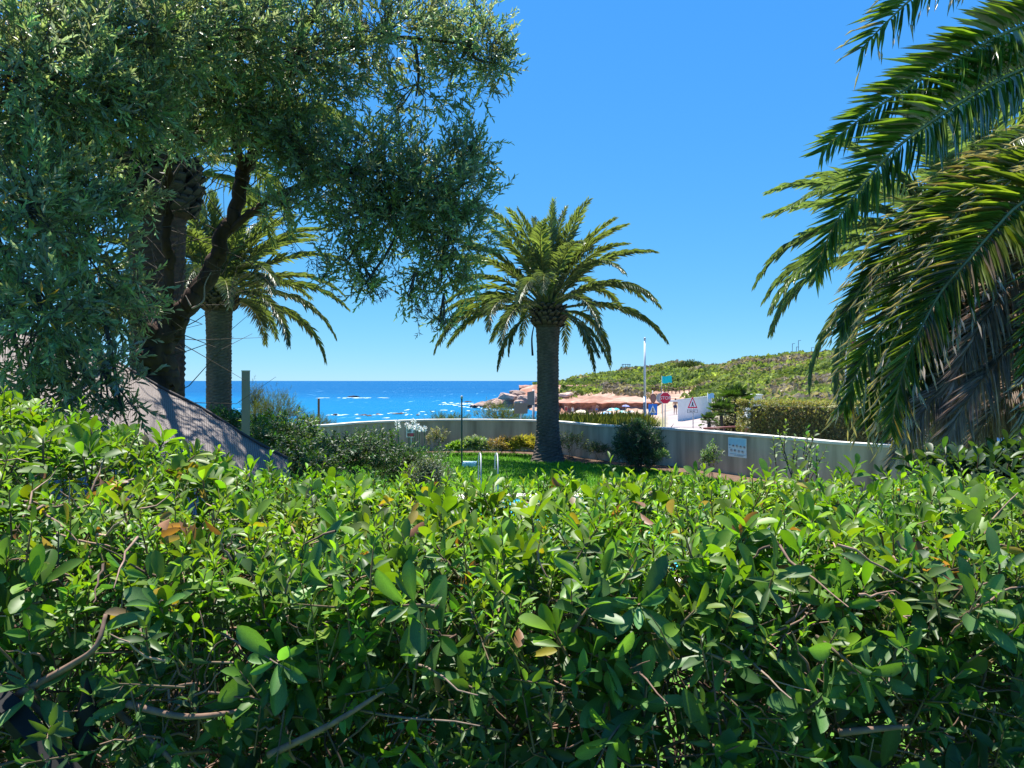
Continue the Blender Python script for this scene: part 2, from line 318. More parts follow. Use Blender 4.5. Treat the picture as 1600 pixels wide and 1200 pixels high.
CT = {  # picture column (a bearing) : profile of (distance, height)
 -900: [(0, -.9), (30, -1), (60, -2.2), (90, -3.6), (100, -4.4), (120, -6), (500, -7)],
 780: [(0, -.9), (30, -1), (60, -2.2), (90, -3.6), (100, -4.4), (120, -6), (500, -7)],
 800: [(0, -.9), (30, -1), (60, -2.2), (90, -3.6), (100, -4.4), (120, -5.5), (165, -5.0), (180, -4.6), (200, -6), (500, -7)],
 815: [(0, -.9), (30, -1), (60, -2.2), (90, -3.5), (100, -4.2), (120, -4.8), (165, -4.6), (176, -2.8), (182, .4), (197, .5), (216, -6), (500, -7)],
 835: [(0, -.9), (30, -1), (60, -2.0), (90, -3.3), (100, -3.8), (120, -4.3), (150, -4.5), (165, -3.4), (177, -1.6), (183, .9), (200, .8), (235, .2), (262, -6), (500, -7)],
 870: [(0, -.9), (30, -1), (60, -1.7), (80, -2.6), (100, -3.4), (115, -3.5), (132, -3.7), (136, -2.0), (150, -1.6), (177, -1.2), (183, .75), (215, .9), (240, 1.3), (262, .5), (300, -6), (500, -7)],
 905: [(0, -.9), (30, -1), (60, -1.6), (80, -2.4), (100, -3.2), (115, -3.4), (133, -3.6), (137, -1.8), (150, -1.2), (170, -.8), (185, -.3), (189, .8), (220, 1.2), (260, 3.6), (300, 3), (350, -2), (420, -6)],
 940: [(0, -.9), (30, -1), (60, -1.6), (80, -2.3), (100, -3.0), (115, -3.3), (133, -3.5), (138, -1.7), (150, -1), (170, -.2), (190, .5), (215, 1.2), (270, 4.8), (320, 4), (430, -6)],
 1000: [(0, -.9), (30, -1), (60, -1.4), (80, -2.1), (100, -2.8), (115, -3.1), (132, -3.3), (138, -1.4), (150, -.8), (170, 0), (190, 1), (230, 3), (280, 7), (330, 6.5), (460, -6)],
 1060: [(0, -.9), (30, -1), (60, -1.3), (80, -1.55), (100, -1.8), (120, -1.7), (140, -1.0), (160, .3), (190, 2), (230, 5), (270, 8.6), (330, 8), (460, -6)],
 1120: [(0, -.9), (30, -1), (60, -1.2), (80, -1.0), (100, -.5), (130, .6), (160, 2), (200, 4.5), (250, 7.1), (300, 7), (460, -6)],
 1180: [(0, -.9), (30, -.9), (60, -.8), (80, -.2), (100, .4), (130, 2), (170, 5), (220, 8.5), (280, 8), (460, -4)],
 1250: [(0, -.9), (30, -.8), (60, -.7), (80, 0), (100, 1), (130, 3), (170, 6), (210, 8.9), (260, 8.5), (460, 0)],
 1330: [(0, -.9), (30, -.8), (60, -.5), (80, .5), (100, 1.6), (130, 4), (170, 7), (200, 9.1), (260, 9), (460, 4)],
 1500: [(0, -.9), (30, -.8), (60, -.4), (80, .5), (100, 1.8), (130, 4.2), (170, 7.4), (200, 9.8), (260, 10), (460, 8)],
 2600: [(0, -.9), (30, -.8), (60, -.3), (80, .5), (100, 1.8), (130, 4.2), (170, 7.4), (200, 10), (260, 11), (460, 10)],
}
RS = np.unique(np.concatenate([np.linspace(0, 90, 31), np.linspace(90, 290, 150), np.linspace(290, 460, 18), [600, 900]]))
keys = sorted(CT)
prof = {k: np.interp(RS, *np.array(CT[k]).T) for k in keys}
def terrain_z(x, y):
    """height of the land at world (x, y) for y > 0"""
    x = np.asarray(x, float); y = np.asarray(y, float); px = 800 + FPX * x / np.maximum(y, 1e-3)
    px = np.clip(px, keys[0], keys[-1]); d = y + 2.6 * fbm(px / 14., px * 0 + 3.3) * np.clip((y - 110) / 30, 0, 1)
    tab = np.stack([prof[k] for k in keys]); kk = np.array(keys, float)
    i = np.clip(np.searchsorted(kk, px) - 1, 0, len(kk) - 2); f = (px - kk[i]) / (kk[i + 1] - kk[i]); f = f * f * (3 - 2 * f)
    j = np.clip(np.searchsorted(RS, d) - 1, 0, len(RS) - 2); g = np.clip((d - RS[j]) / (RS[j + 1] - RS[j]), 0, 1)
    z = (tab[i, j] * (1 - g) + tab[i, j + 1] * g) * (1 - f) + (tab[i + 1, j] * (1 - g) + tab[i + 1, j + 1] * g) * f
    amp = np.clip((y - 60) / 80, 0, 1) * .45
    rocky = np.clip(1 - np.abs(y - 160) / 45, 0, 1) * np.clip((1100 - px) / 80, 0, 1)
    z = z - 1.0 * np.clip((y - 195) / 40, 0, 1) * np.clip((px - 850) / 40, 0, 1) + amp * fbm(x / 7., y / 7.) * 1.0 + rocky * (.9 * fbm(x / 2.6, y / 5.2) + .5 * fbm(x / 1.1, y / 2.))
    return z
th = np.concatenate([np.linspace(-1.35, -.5, 14)[:-1], np.linspace(-.5, .62, 560), np.linspace(.62, 1.35, 14)[1:]])
tt, rr = np.meshgrid(th, RS[1:], indexing='ij')
X = np.tan(tt) * rr; Y = rr
Z = terrain_z(X, Y); pxg = 800 + FPX * np.tan(tt)
slope_d = np.abs(np.gradient(Z, axis=1) / np.maximum(np.gradient(rr, axis=1), 1e-3))
c_soil = np.array([.20, .19, .085]); c_sand = np.array([.36, .27, .20]); c_rock = np.array([.29, .145, .10]); c_pink = np.array([.36, .25, .19]); c_road = np.array([.31, .27, .26])
C = np.tile(c_soil, X.shape + (1,))
def blend(mask, c):
    global C
    C = C * (1 - mask[..., None]) + np.asarray(c) * mask[..., None]
beach = np.clip((Y - 70) / 15, 0, 1) * np.clip((140 - Y) / 4, 0, 1) * np.clip((1075 - pxg) / 25, 0, 1); blend(beach, c_sand)
ledge = np.clip((Y - 134) / 3, 0, 1) * np.clip((195 - Y) / 12, 0, 1) * np.clip((1075 - pxg) / 40, 0, 1); blend(ledge, c_pink)
path = np.clip(1 - np.abs(Y - (205 + 10 * np.sin(pxg / 30))) / 13, 0, 1) * np.clip((1010 - pxg) / 40, 0, 1) * np.clip((pxg - 850) / 20, 0, 1); blend(np.clip(path * 2, 0, 1), c_pink * 1.05)
path2 = np.clip(1.4 - np.abs(Y - (150 + (pxg - 1040) * .10 + 8 * np.sin(pxg / 22))) / 10, 0, 1) * np.clip((pxg - 1000) / 20, 0, 1) * np.clip((1160 - pxg) / 20, 0, 1); blend(np.clip(path2 * 1.5, 0, 1), c_pink)
road = np.clip((1128 - pxg) / 12, 0, 1) * np.clip((pxg - 1036) / 10, 0, 1) * np.clip((Y - 28) / 4, 0, 1) * np.clip((112 - Y) / 12, 0, 1); blend(road, c_road)
near_road = np.clip((Y - 14) / 3, 0, 1) * np.clip((40 - Y) / 6, 0, 1) * np.clip((pxg - 1200) / 60, 0, 1); blend(near_road, (.16, .16, .16))
steep = np.clip((slope_d - .22) / .2, 0, 1) * np.clip((Y - 110) / 10, 0, 1) * np.clip((230 - Y) / 15, 0, 1) * np.clip((1100 - pxg) / 60, 0, 1); blend(steep, c_rock)
mott = np.clip((fbm(X / 3.1 + 7, Y / 6.) + .05) / .25, 0, 1) * ledge; blend(mott * .75, (.24, .125, .085))
bare = np.clip((fbm(X / 16., Y / 16.) - .35) / .1, 0, 1) * np.clip((Y - 120) / 20, 0, 1); blend(bare * .8, c_pink)
nT, nR = X.shape
i, j = np.meshgrid(np.arange(nT - 1), np.arange(nR - 1), indexing='ij'); b = (i * nR + j).ravel()
acc = Acc(); acc.quads(np.stack([X, Y, Z], -1).reshape(-1, 3), np.stack([b, b + nR, b + nR + 1, b + 1], 1), C.reshape(-1, 3))
struct(acc.build('terrain', M['terrain'], smooth=True), 'land beyond the garden wall: beach, red rock ledges and hill')

# ------------------------------------------------------------------ garden: wall, lawn, pool
WALL_D = 23.0
wall_px = [(480, 665, 20.0), (560, 660, 21.7), (640, 657, 22.9), (700, 655, 23.3), (780, 655.5, 23.2), (860, 657.5, 22.5), (940, 664, 20.4), (1040, 668.5, 19.1), (1150, 677, 17.2), (1250, 685, 15.6), (1330, 692, 14.5)]
wxy = [(-22, 9), (-15, 13.5), (-9, 17.6)] + [((x - 800) / FPX * d, d) for x, y, d in wall_px] + [(8.0, 13.2), (11, 12.2), (16, 11.2), (24, 10)]
wxy = smooth_path(np.array(wxy), 130); WT = .94
tg = nrm(np.gradient(wxy, axis=0)); nn = np.stack([-tg[:, 1], tg[:, 0]], 1)
wall = thing('garden_wall', 'long curved grey concrete wall around the garden lawn', 'wall', (0, 23, 0))
def ribbon(off0, off1, z0, z1, colf):
    m = len(wxy); p = lambda o, z: np.concatenate([wxy + nn * o, np.full((m, 1), z)], 1)
    V = np.concatenate([p(off0, z0), p(off1, z0), p(off1, z1), p(off0, z1)]); q = []
    for k in range(4):
        a0 = k * m; b0 = ((k + 1) % 4) * m; ii = np.arange(m - 1); q.append(np.stack([a0 + ii, a0 + ii + 1, b0 + ii + 1, b0 + ii], 1))
    return V, np.concatenate(q), colf
a = Acc(); V, Q, _ = ribbon(-.1, .1, -1.2, WT - .05, None)
rows = 1; a.quads(V, Q, (.42, .365, .265)); a.build('wall_body', M['concrete'], wall)
a = Acc(); V, Q, _ = ribbon(-.13, .13, WT - .05, WT, None); a.quads(V, Q); a.build('coping', M['coping'], wall)
# garden ground inside the wall
def sheet(name, pts, z, mat, col, thick=.02):
    a = Acc(); pts = np.asarray(pts, float); n = len(pts); c = pts.mean(0)
    V = np.concatenate([np.c_[pts, np.full(n, z)], [[c[0], c[1], z]]]); j = np.arange(n)
    a.add(V, np.stack([np.full(n, n), j, (j + 1) % n], 1), col); return struct(a.build(name, mat))
M['lawn'] = surf('lawn', (.075, .17, .022), .9, 3, .35, .8, 90, .15)
M['soil'] = surf('bed_soil', (.13, .085, .06), .95, 9, .4, .8, 50, .1)
sheet('garden_lawn', np.concatenate([wxy, [[24, -15], [-22, -15]]]), 0, M['lawn'], (.05, .12, .02))
bed = Acc(); m = len(wxy); inner = wxy - nn * (.95 + .18 * fbm(np.arange(m) / 3., np.zeros(m)))[:, None]
V = np.concatenate([np.c_[wxy - nn * .1, np.full(m, .006)], np.c_[inner, np.full(m, .006)]]); ii = np.arange(m - 1)
bed.quads(V, np.stack([ii, ii + 1, m + ii + 1, m + ii], 1)); struct(bed.build('planting_bed', M['soil']), 'strip of bare soil at the foot of the wall')
# lawn blades where the lawn shows
n = 40000; bx = rng.uniform(-5.5, 6.5, n); by = rng.uniform(15.0, 22.2, n)
from_line = np.min(np.hypot(bx[:, None] - wxy[None, ::3, 0], by[:, None] - wxy[None, ::3, 1]), 1)
inside = by < np.interp(bx, wxy[:, 0], wxy[:, 1]); k = inside & (from_line > 1.05) & ~((bx > -1.1) & (bx < 5) & (by < 13.7)); bx, by = bx[k], by[k]; n = len(bx)
g = Acc(); base = np.stack([bx, by, np.zeros(n)], 1); ang = rng.random(n) * 6.28; wv = np.stack([np.cos(ang), np.sin(ang), np.zeros(n)], 1) * .012
tip = base + np.stack([rng.normal(0, .02, n), rng.normal(0, .02, n), rng.uniform(.04, .085, n)], 1)
gc = np.array([.13, .30, .035]) * np.exp(rng.normal(0, .25, (n, 1))); g.add(np.stack([base - wv, base + wv, tip], 1).reshape(-1, 3), np.arange(3 * n).reshape(-1, 3), np.repeat(gc, 3, 0))
o = g.build('grass', M['scrub_leaf'], kind='stuff'); tag(o, 'short green grass of the lawn by the wall', 'grass')

pool = thing('swimming_pool', 'swimming pool with pale coping behind the foreground hedge', 'pool', (1.8, 10.6, 0))
a = Acc()
for (x0, x1, y0, y1) in ((-1.0, 4.8, 13.2, 13.6), (-1.0, 4.8, 7.6, 8.0), (-1.0, -.6, 8.0, 13.2), (4.4, 4.8, 8.0, 13.2)):
    a.box(((x0 + x1) / 2, (y0 + y1) / 2, .05), (x1 - x0, y1 - y0, .12), C=(.6, .57, .5))
a.build('coping', M['coping'], pool)
a = Acc(); a.box((1.9, 10.6, .03), (5.0, 5.2, .06)); a.build('water_surface', M['water_pool'], pool)
lad = thing('pool_ladder', 'curved steel handrails of the pool ladder beside the lawn', 'ladder', (-.45, 13.4, .1))
for x in (747, 773):
    X0 = (x - 800) / FPX * 13.4; a = Acc()
    hz = .82
    pts = smooth_path([(X0, 13.55, .1), (X0, 13.56, hz - .12), (X0 + .02, 13.5, hz), (X0 + .05, 13.35, hz - .03), (X0 + .06, 13.12, hz - .3), (X0 + .06, 13.08, .02)], 24)
    a.tube(pts, .014, 8); a.build('handrail', M['metal'], lad, True)
a = Acc()
for z in (.02,): a.box(((760 - 800) / FPX * 13.4, 13.1, z + .06), (.4, .08, .03))
a.build('tread', M['metal'], lad)
sh = thing('garden_shower', 'thin dark green shower pole with pale blue tray on the lawn', 'shower', ((721.5 - 800) / FPX * 19, 19, 0))
SX = (721.5 - 800) / FPX * 19
a = Acc(); a.tube([(SX, 19, 0), (SX, 19, .9), (SX, 19, 1.66)], .021, 8, (.03, .07, .05)); a.build('pole', M['plain'], sh, True)
a = Acc(); a.lathe([(0.001, 1.74), (.03, 1.72), (.028, 1.66), (.001, 1.66)], (SX, 19, 0), 10, (.45, .5, .5)); a.build('shower_head', M['plain'], sh, True)
a = Acc(); a.box((SX + .2, 18.9, .05), (.34, .5, .1), C=(.45, .68, .68)); a.build('tray', M['plain'], sh)

# ------------------------------------------------------------------ palms
def frond_geo(acc, curve, nh, nl, Lmax, col, rach_col, r0=.02, alpha=(62, 28), beta=22, wid=.028, droop=.25, spine=.16, dry=None, tm=L_BLADE, seed=0, keep=None, ragged=.06, gap=0):
    """curve: sampled points base->tip; nh: hint of the upper face; fills acc with rachis and leaflets"""
    r = np.random.default_rng(seed); curve = np.asarray(curve, float); m = len(curve)
    seg = np.r_[0, np.cumsum(np.linalg.norm(np.diff(curve, axis=0), axis=1))]; s = seg / seg[-1]
    T = nrm(np.gradient(curve, axis=0)); S = nrm(np.cross(T, nrm(nh))); N = np.cross(S, T)
    rad = r0 * (1.15 - s) ** .8 * np.where(s < .12, 1 + 2.2 * (.12 - s) / .12, 1)
    acc.tube(curve, np.maximum(rad, .003), 5, rach_col)
    for side in (-1, 1):
        u = spine + (1 - spine) * (np.arange(nl) + .5 + r.normal(0, .25, nl)) / nl; u = np.clip(u, 0, .995)
        if gap: u = u[r.random(nl) > gap]
        k = len(u)
        ip = lambda A_: np.stack([np.interp(u, s, A_[:, c]) for c in range(3)], 1)
        p, t, sd, nv = ip(curve), nrm(ip(T)), nrm(ip(S)), nrm(ip(N))
        v = (u - spine) / (1 - spine)
        al = np.radians(alpha[0] + (alpha[1] - alpha[0]) * v + r.normal(0, 5, k)); be = np.radians(beta + r.normal(0, 11, k))
        A = np.cos(al)[:, None] * t + np.sin(al)[:, None] * (side * np.cos(be)[:, None] * sd + np.sin(be)[:, None] * nv)
        L = Lmax * np.clip(.28 + 2.6 * v, 0, 1) * np.clip(1.25 - .85 * v ** 2.2, .25, 1) * np.exp(r.normal(0, ragged, k))
        A = nrm(A + np.array([0, 0, -1.]) * droop * (.6 + .8 * r.random(k))[:, None])
        Cc = np.asarray(col) * np.exp(r.normal(0, .22, (k, 1)))
        if dry is not None:
            mk = (r.random(k) < dry[0])[:, None]; Cc = np.where(mk, np.asarray(dry[1]) * np.exp(r.normal(0, .2, (k, 1))), Cc)
        Nn = nv + .3 * side * -sd
        if keep is not None: keep.append((p, A, Nn, L, np.full(k, wid) * (1 + .15 * r.normal(size=k)), Cc))
        else: put_leaves(acc, tm, p, A, Nn, L, wid, Cc)
def arc_curve(c, az, a0, length, droop, pw=1.5, n=16, side=0.):
    s = np.linspace(0, 1, n); el = a0 - droop * s ** pw; azz = az + side * s ** 2
    d = np.stack([np.cos(el) * np.cos(azz), np.cos(el) * np.sin(azz), np.sin(el)], 1) * length / (n - 1)
    return np.array(c) + np.concatenate([np.zeros((1, 3)), np.cumsum(d[:-1], 0)])
def palm_trunk(root, x, y, ztop, rb, rm, rt, zhead, rhead, col, stubs=True, seed=1, stub_rows=6, z0=0):
    r = np.random.default_rng(seed); a = Acc(); nz = 110; ns = 28
    z = np.linspace(z0 - .05, ztop, nz); f = (z - z0) / (ztop - z0)
    rad = rm + (rb - rm) * np.exp(-np.maximum(f, 0) * 9) + (rt - rm) * np.clip((f - .75) / .25, 0, 1) ** 2
    ang = np.linspace(0, 2 * PI, ns, endpoint=False); zz, aa = np.meshgrid(z, ang, indexing='ij')
    ringp = .035; ph = zz / ringp / 3.0 + aa / (2 * PI) * 2
    bump = np.abs(((zz / .085 + aa / (2 * PI) * 5) % 1) - .5) * 2 * np.abs(((zz / .085 - aa / (2 * PI) * 8) % 1) - .5) * 2
    rr_ = rad[:, None] * (1 + .085 * (bump - .4) + .03 * fbm(aa * 3, zz * 4))
    V = np.stack([x + rr_ * np.cos(aa), y + rr_ * np.sin(aa), zz], -1).reshape(-1, 3)
    cc = np.asarray(col) * (1 + .5 * (bump[..., None] - .5)) * (1 + .35 * fbm(aa * 2, zz * 3)[..., None])
    i = np.arange(nz - 1)[:, None] * ns; j = np.arange(ns)[None]; k = (j + 1) % ns
    a.quads(V, np.stack([i + j, i + k, i + ns + k, i + ns + j], -1).reshape(-1, 4), np.clip(cc, .01, 1).reshape(-1, 3))
    a.build('trunk', M['palm_bark'], root)
    # head of old frond bases
    a = Acc(); prof_ = [(rt * .9, ztop - .02), (rhead * .85, ztop + .12 * (zhead - ztop)), (rhead * .95, ztop + .5 * (zhead - ztop)), (rhead * .75, zhead), (.05, zhead + .15)]
    a.lathe(prof_, (x, y, 0), 20, np.asarray(col) * .6); a.build('trunk_head', M['palm_bark'], root)
    # stubs: one shared mesh
    tm = Acc(); w = 1.0
    v = np.array([[0, -.5, -.22], [0, .5, -.22], [0, .35, .22], [0, -.35, .22], [1, -.3, -.02], [1, .3, -.02], [1, .22, .2], [1, -.22, .2]])
    tm.quads(v, [[0, 3, 2, 1], [4, 5, 6, 7], [0, 1, 5, 4], [1, 2, 6, 5], [2, 3, 7, 6], [3, 0, 4, 7]], np.array([[.03, .022, .018]] * 4 + [[.14, .10, .08]] * 4) * (1 if rhead < .43 else .5))
    tob = tm.build('frond_stub', M['palm_bark'], root); me = tob.data; first = True
    per = int(2 * PI * rhead / (.14 if rhead < .43 else .17))
    for row in range(stub_rows):
        for q in range(per):
            an = (q + .5 * (row % 2)) / per * 2 * PI + r.normal(0, .06); zz_ = ztop + .03 + (row + .5) / stub_rows * (zhead - ztop) + r.normal(0, .015)
            rr2 = rhead * (.78 + .12 * math.sin((row + .5) / stub_rows * PI)); ll = r.uniform(.10, .19); ww = r.uniform(.12, .17) * (1 if rhead < .43 else 1.35)
            M_ = Matrix.Translation((x + rr2 * math.cos(an), y + rr2 * math.sin(an), zz_)) @ Matrix.Rotation(an, 4, 'Z') @ Matrix.Rotation(-r.uniform(.35, .8), 4, 'Y') @ Matrix.Diagonal((ll, ww, ww * .9, 1))
            if first: tob.matrix_basis = M_; first = False
            else: link('frond_stub', me, root, M=M_)
def palm(name, label, x, y, ztop, zhead, rb, rm, rt, rhead, nf, Lf, seed, col, trunk_col, el=(86, -18), group='palm trees in the garden', nl=70, Ll=.42, stub_rows=6, wid=.03, dead=0, skip=None, z0=0, droop_k=1.0, trunk=True):
    root = thing(name, label, 'palm tree', (x, y, z0), group); r = np.random.default_rng(seed)
    if trunk: palm_trunk(root, x, y, ztop, rb, rm, rt, zhead, rhead, trunk_col, seed=seed, stub_rows=stub_rows, z0=z0)
    for k in range(nf):
        f = k / (nf - 1); az = k * 2.39996 + r.normal(0, .12); e = math.radians(el[0] + (el[1] - el[0]) * f ** .9 + r.normal(0, 5))
        if skip and skip(az % (2 * PI), math.degrees(e)): continue
        L = Lf * (.82 + .25 * math.sin(min(f * 1.6, 1) * PI / 2) + r.normal(0, .04)); dr = math.radians(20 + 66 * min(f * 1.7, 1)) * r.uniform(.85, 1.2) * droop_k
        c = arc_curve((x + .2 * rhead * math.cos(az), y + .2 * rhead * math.sin(az), zhead + .05 - .3 * f * (zhead - ztop)), az, e, L, dr, 1.5, 16, r.normal(0, .25))
        a = Acc(); nh = np.array([0, 0, 1.]) + .001 * rdir(1, r)[0]
        if abs(e) > 1.2: nh = np.array([-math.cos(az), -math.sin(az), .6])
        cc = np.asarray(col) * (1.25 - .35 * f) * np.array([1 + .3 * (f < .15), 1 + .25 * (f < .15), 1])
        frond_geo(a, c, nh, nl, Ll * (.8 if f < .1 else 1), cc, (.20, .20, .07), .026, (58, 24), 24, wid, .10 + .22 * f, seed=seed * 100 + k)
        a.build('frond', M['palm_leaf'], root)
    return root
PC = (.108, .145, .078)
palm('palm_tree', 'whole palm with grey trunk standing on the lawn before the wall', *P(856, 595, 20)[:2], 3.48, 4.02, .47, .285, .32, .42, 52, 3.0, 3, PC, (.115, .092, .075), el=(89, 4), nl=84, Ll=.40, droop_k=.92, wid=.026)
cp = bpy.data.objects[-1] if False else [o for o in bpy.data.objects if o.get('label', '').startswith('whole palm')][0]; cx_, cy_ = cp.location.x, cp.location.y
for k_, (az_, e_, l_, dr_) in enumerate(((188, -8, 1.35, 80), (318, -4, 1.8, 62), (345, -5, 2.0, 70), (20, -10, 1.9, 75), (160, -8, 1.9, 75))):
    az_ = math.radians(az_); a = Acc(); c = arc_curve((cx_ + .34 * math.cos(az_), cy_ + .34 * math.sin(az_), 3.86), az_, math.radians(e_), l_, math.radians(dr_), .55, 16)
    frond_geo(a, c, np.array([math.cos(az_), math.sin(az_), .8]), 52, .30, np.array(PC) * (.8 if k_ % 2 else 1.0), (.24, .22, .10), .022, (58, 24), 10, .026, .35, seed=700 + k_); a.build('frond', M['palm_leaf'], cp)
a = Acc(); a.tube(smooth_path([(cx_ - .36, cy_ - .1, 3.55), (cx_ - .42, cy_ - .14, 3.2), (cx_ - .40, cy_ - .15, 2.75)], 10), np.linspace(.012, .03, 10), 6, (.03, .03, .025)); a.build('dry_stalk', M['twig'], cp, True)
palm('palm_tree', 'palm half hidden behind the olive, its fronds hanging over the sea', *P(342, 595, 19)[:2], 3.80, 4.2, .42, .30, .33, .42, 54, 3.0, 8, PC, (.125, .10, .08), el=(86, 4), droop_k=.85, nl=74, Ll=.44)
palm('palm_tree', 'thick dark reddish palm trunk with bulging head behind the olive trunk', *P(246, 595, 10.5)[:2], 4.30, 5.10, .40, .35, .37, .54, 34, 2.9, 21, PC, (.085, .042, .03), el=(86, 22), nl=66, Ll=.42, stub_rows=7)
palm('palm_tree', 'bluish palm crown behind the big drooping fronds above the hillside', *P(1510, 595, 12)[:2], 3.75, 4.2, .42, .29, .33, .40, 56, 3.15, 31, np.array(PC) * np.array([1.0, 1.08, 1.2]), (.12, .095, .08), el=(86, -18), nl=76, Ll=.46)

# near palm on the right with explicit drooping fronds
np_c = np.array([4.15, 5.2, 3.55])
npalm = thing('palm_tree', 'nearest palm with huge drooping green and dead brown fronds', 'palm tree', (np_c[0], np_c[1], 0), 'palm trees in the garden')
palm_trunk(npalm, np_c[0], np_c[1], 2.75, .42, .32, .34, 3.3, .46, (.12, .09, .07), seed=77, stub_rows=6)
GRN = (.12, .19, .036); YEL = (.20, .20, .022); DED = (.52, .41, .34)
NF = [  # points (px, py, depth), colour, dry share, leaflet length, hint, n
 ([(1690, -95, 4.7), (1560, -70, 4.45), (1450, -20, 4.3), (1385, 35, 4.2), (1345, 78, 4.15)], GRN, .1, .36, (.2, -.8, .6), 56),
 ([(1700, 20, 4.8), (1600, 40, 4.6), (1521, 77, 4.45), (1441, 123, 4.35), (1367, 170, 4.25), (1308, 214, 4.2), (1282, 238, 4.2)], GRN, .0, .31, (0, -.95, .3), 92),
 ([(1710, 85, 4.7), (1600, 108, 4.5), (1515, 151, 4.35), (1441, 200, 4.2), (1391, 240, 4.15), (1348, 290, 4.1), (1311, 340, 4.05), (1287, 388, 4.05), (1274, 425, 4.05)], GRN, .0, .33, (-.1, -.95, .25), 100),
 ([(1690, 195, 5.1), (1600, 215, 5.0), (1552, 247, 4.95), (1465, 321, 4.8), (1398, 382, 4.7), (1348, 444, 4.65), (1312, 515, 4.6)], (.07, .115, .026), .1, .26, (.3, -.5, .8), 90),
 ([(1700, 225, 4.9), (1600, 259, 4.7), (1527, 308, 4.55), (1465, 370, 4.45), (1416, 444, 4.4), (1379, 506, 4.35), (1342, 574, 4.3), (1318, 640, 4.3)], (.155, .22, .032), .18, .31, (-.1, -.9, .4), 100),
 ([(1700, 262, 4.6), (1600, 315, 4.4), (1557, 355, 4.3), (1513, 406, 4.2), (1472, 454, 4.15), (1443, 505, 4.1), (1421, 549, 4.05), (1404, 605, 4.05), (1392, 670, 4.05)], (.15, .205, .036), .12, .33, (-.3, -.92, .25), 104),
 ([(1700, 240, 5.0), (1600, 285, 4.85), (1540, 330, 4.75), (1485, 392, 4.65), (1440, 462, 4.6), (1402, 535, 4.55), (1372, 602, 4.5), (1352, 660, 4.5)], (.105, .155, .03), .2, .31, (-.15, -.9, .4), 96),
 ([(1700, 290, 4.9), (1600, 345, 4.8), (1545, 400, 4.7), (1498, 462, 4.65), (1462, 525, 4.6), (1436, 590, 4.55), (1420, 650, 4.55), (1412, 690, 4.55)], (.12, .15, .04), .3, .31, (-.25, -.9, .3), 96),
 ([(1700, 330, 4.7), (1620, 395, 4.5), (1570, 450, 4.45), (1530, 510, 4.4), (1500, 570, 4.4), (1482, 625, 4.4), (1474, 675, 4.4)], np.array(DED) * 1.05, .0, .32, (-.3, -.9, .3), 88),
 ([(1700, 360, 4.9), (1600, 425, 4.8), (1557, 461, 4.75), (1513, 494, 4.7), (1465, 535, 4.65), (1439, 579, 4.6), (1420, 640, 4.6), (1408, 700, 4.6)], DED, .0, .38, (-.2, -.8, .6), 84),
 ([(1700, 400, 4.8), (1600, 483, 4.65), (1557, 535, 4.6), (1505, 579, 4.5), (1461, 620, 4.45), (1425, 670, 4.4), (1400, 715, 4.4)], DED, .0, .36, (-.2, -.8, .6), 80),
 ([(1700, 450, 4.6), (1600, 520, 4.45), (1557, 564, 4.4), (1520, 612, 4.3), (1491, 660, 4.3), (1474, 712, 4.3)], np.array(DED) * .9, .0, .36, (-.3, -.8, .5), 76),
 ([(1710, 480, 4.9), (1620, 570, 4.8), (1570, 620, 4.7), (1535, 665, 4.65), (1520, 700, 4.65)], np.array(DED) * .8, .0, .34, (-.3, -.8, .5), 70),
 ([(1740, 300, 4.3), (1690, 360, 4.1), (1650, 430, 4.0), (1622, 505, 3.95), (1605, 570, 3.95)], (.15, .20, .02), .05, .32, (-.5, -.8, .2), 66),
 ([(1750, 400, 4.2), (1700, 500, 4.0), (1655, 580, 3.9), (1625, 645, 3.9), (1612, 695, 3.9)], YEL, .35, .32, (-.5, -.8, .2), 66),
 ([(1700, 380, 5.2), (1610, 450, 5.15), (1560, 510, 5.1), (1515, 570, 5.1), (1482, 630, 5.1), (1462, 690, 5.1)], np.array(DED) * .95, .0, .36, (-.2, -.9, .4), 84),
 ([(1710, 430, 5.0), (1640, 530, 4.95), (1590, 600, 4.9), (1555, 660, 4.9), (1540, 705, 4.9)], np.array(DED) * .85, .0, .34, (-.3, -.9, .3), 76),
 ([(1700, 420, 5.4), (1600, 500, 5.4), (1530, 570, 5.4), (1470, 640, 5.4), (1440, 700, 5.4)], np.array(DED) * .8, .0, .38, (-.2, -.9, .4), 84),
 ([(1720, 500, 4.7), (1660, 590, 4.6), (1615, 660, 4.6), (1580, 715, 4.6)], np.array(DED) * .9, .0, .34, (-.3, -.9, .3), 66),
 ([(1740, 250, 5.6), (1660, 330, 5.5), (1590, 440, 5.4), (1530, 540, 5.3), (1500, 610, 5.3), (1488, 655, 5.3)], np.array(DED) * .7, .0, .40, (0, -.8, .6), 80),
]
singles = 0; stubs_mesh = None
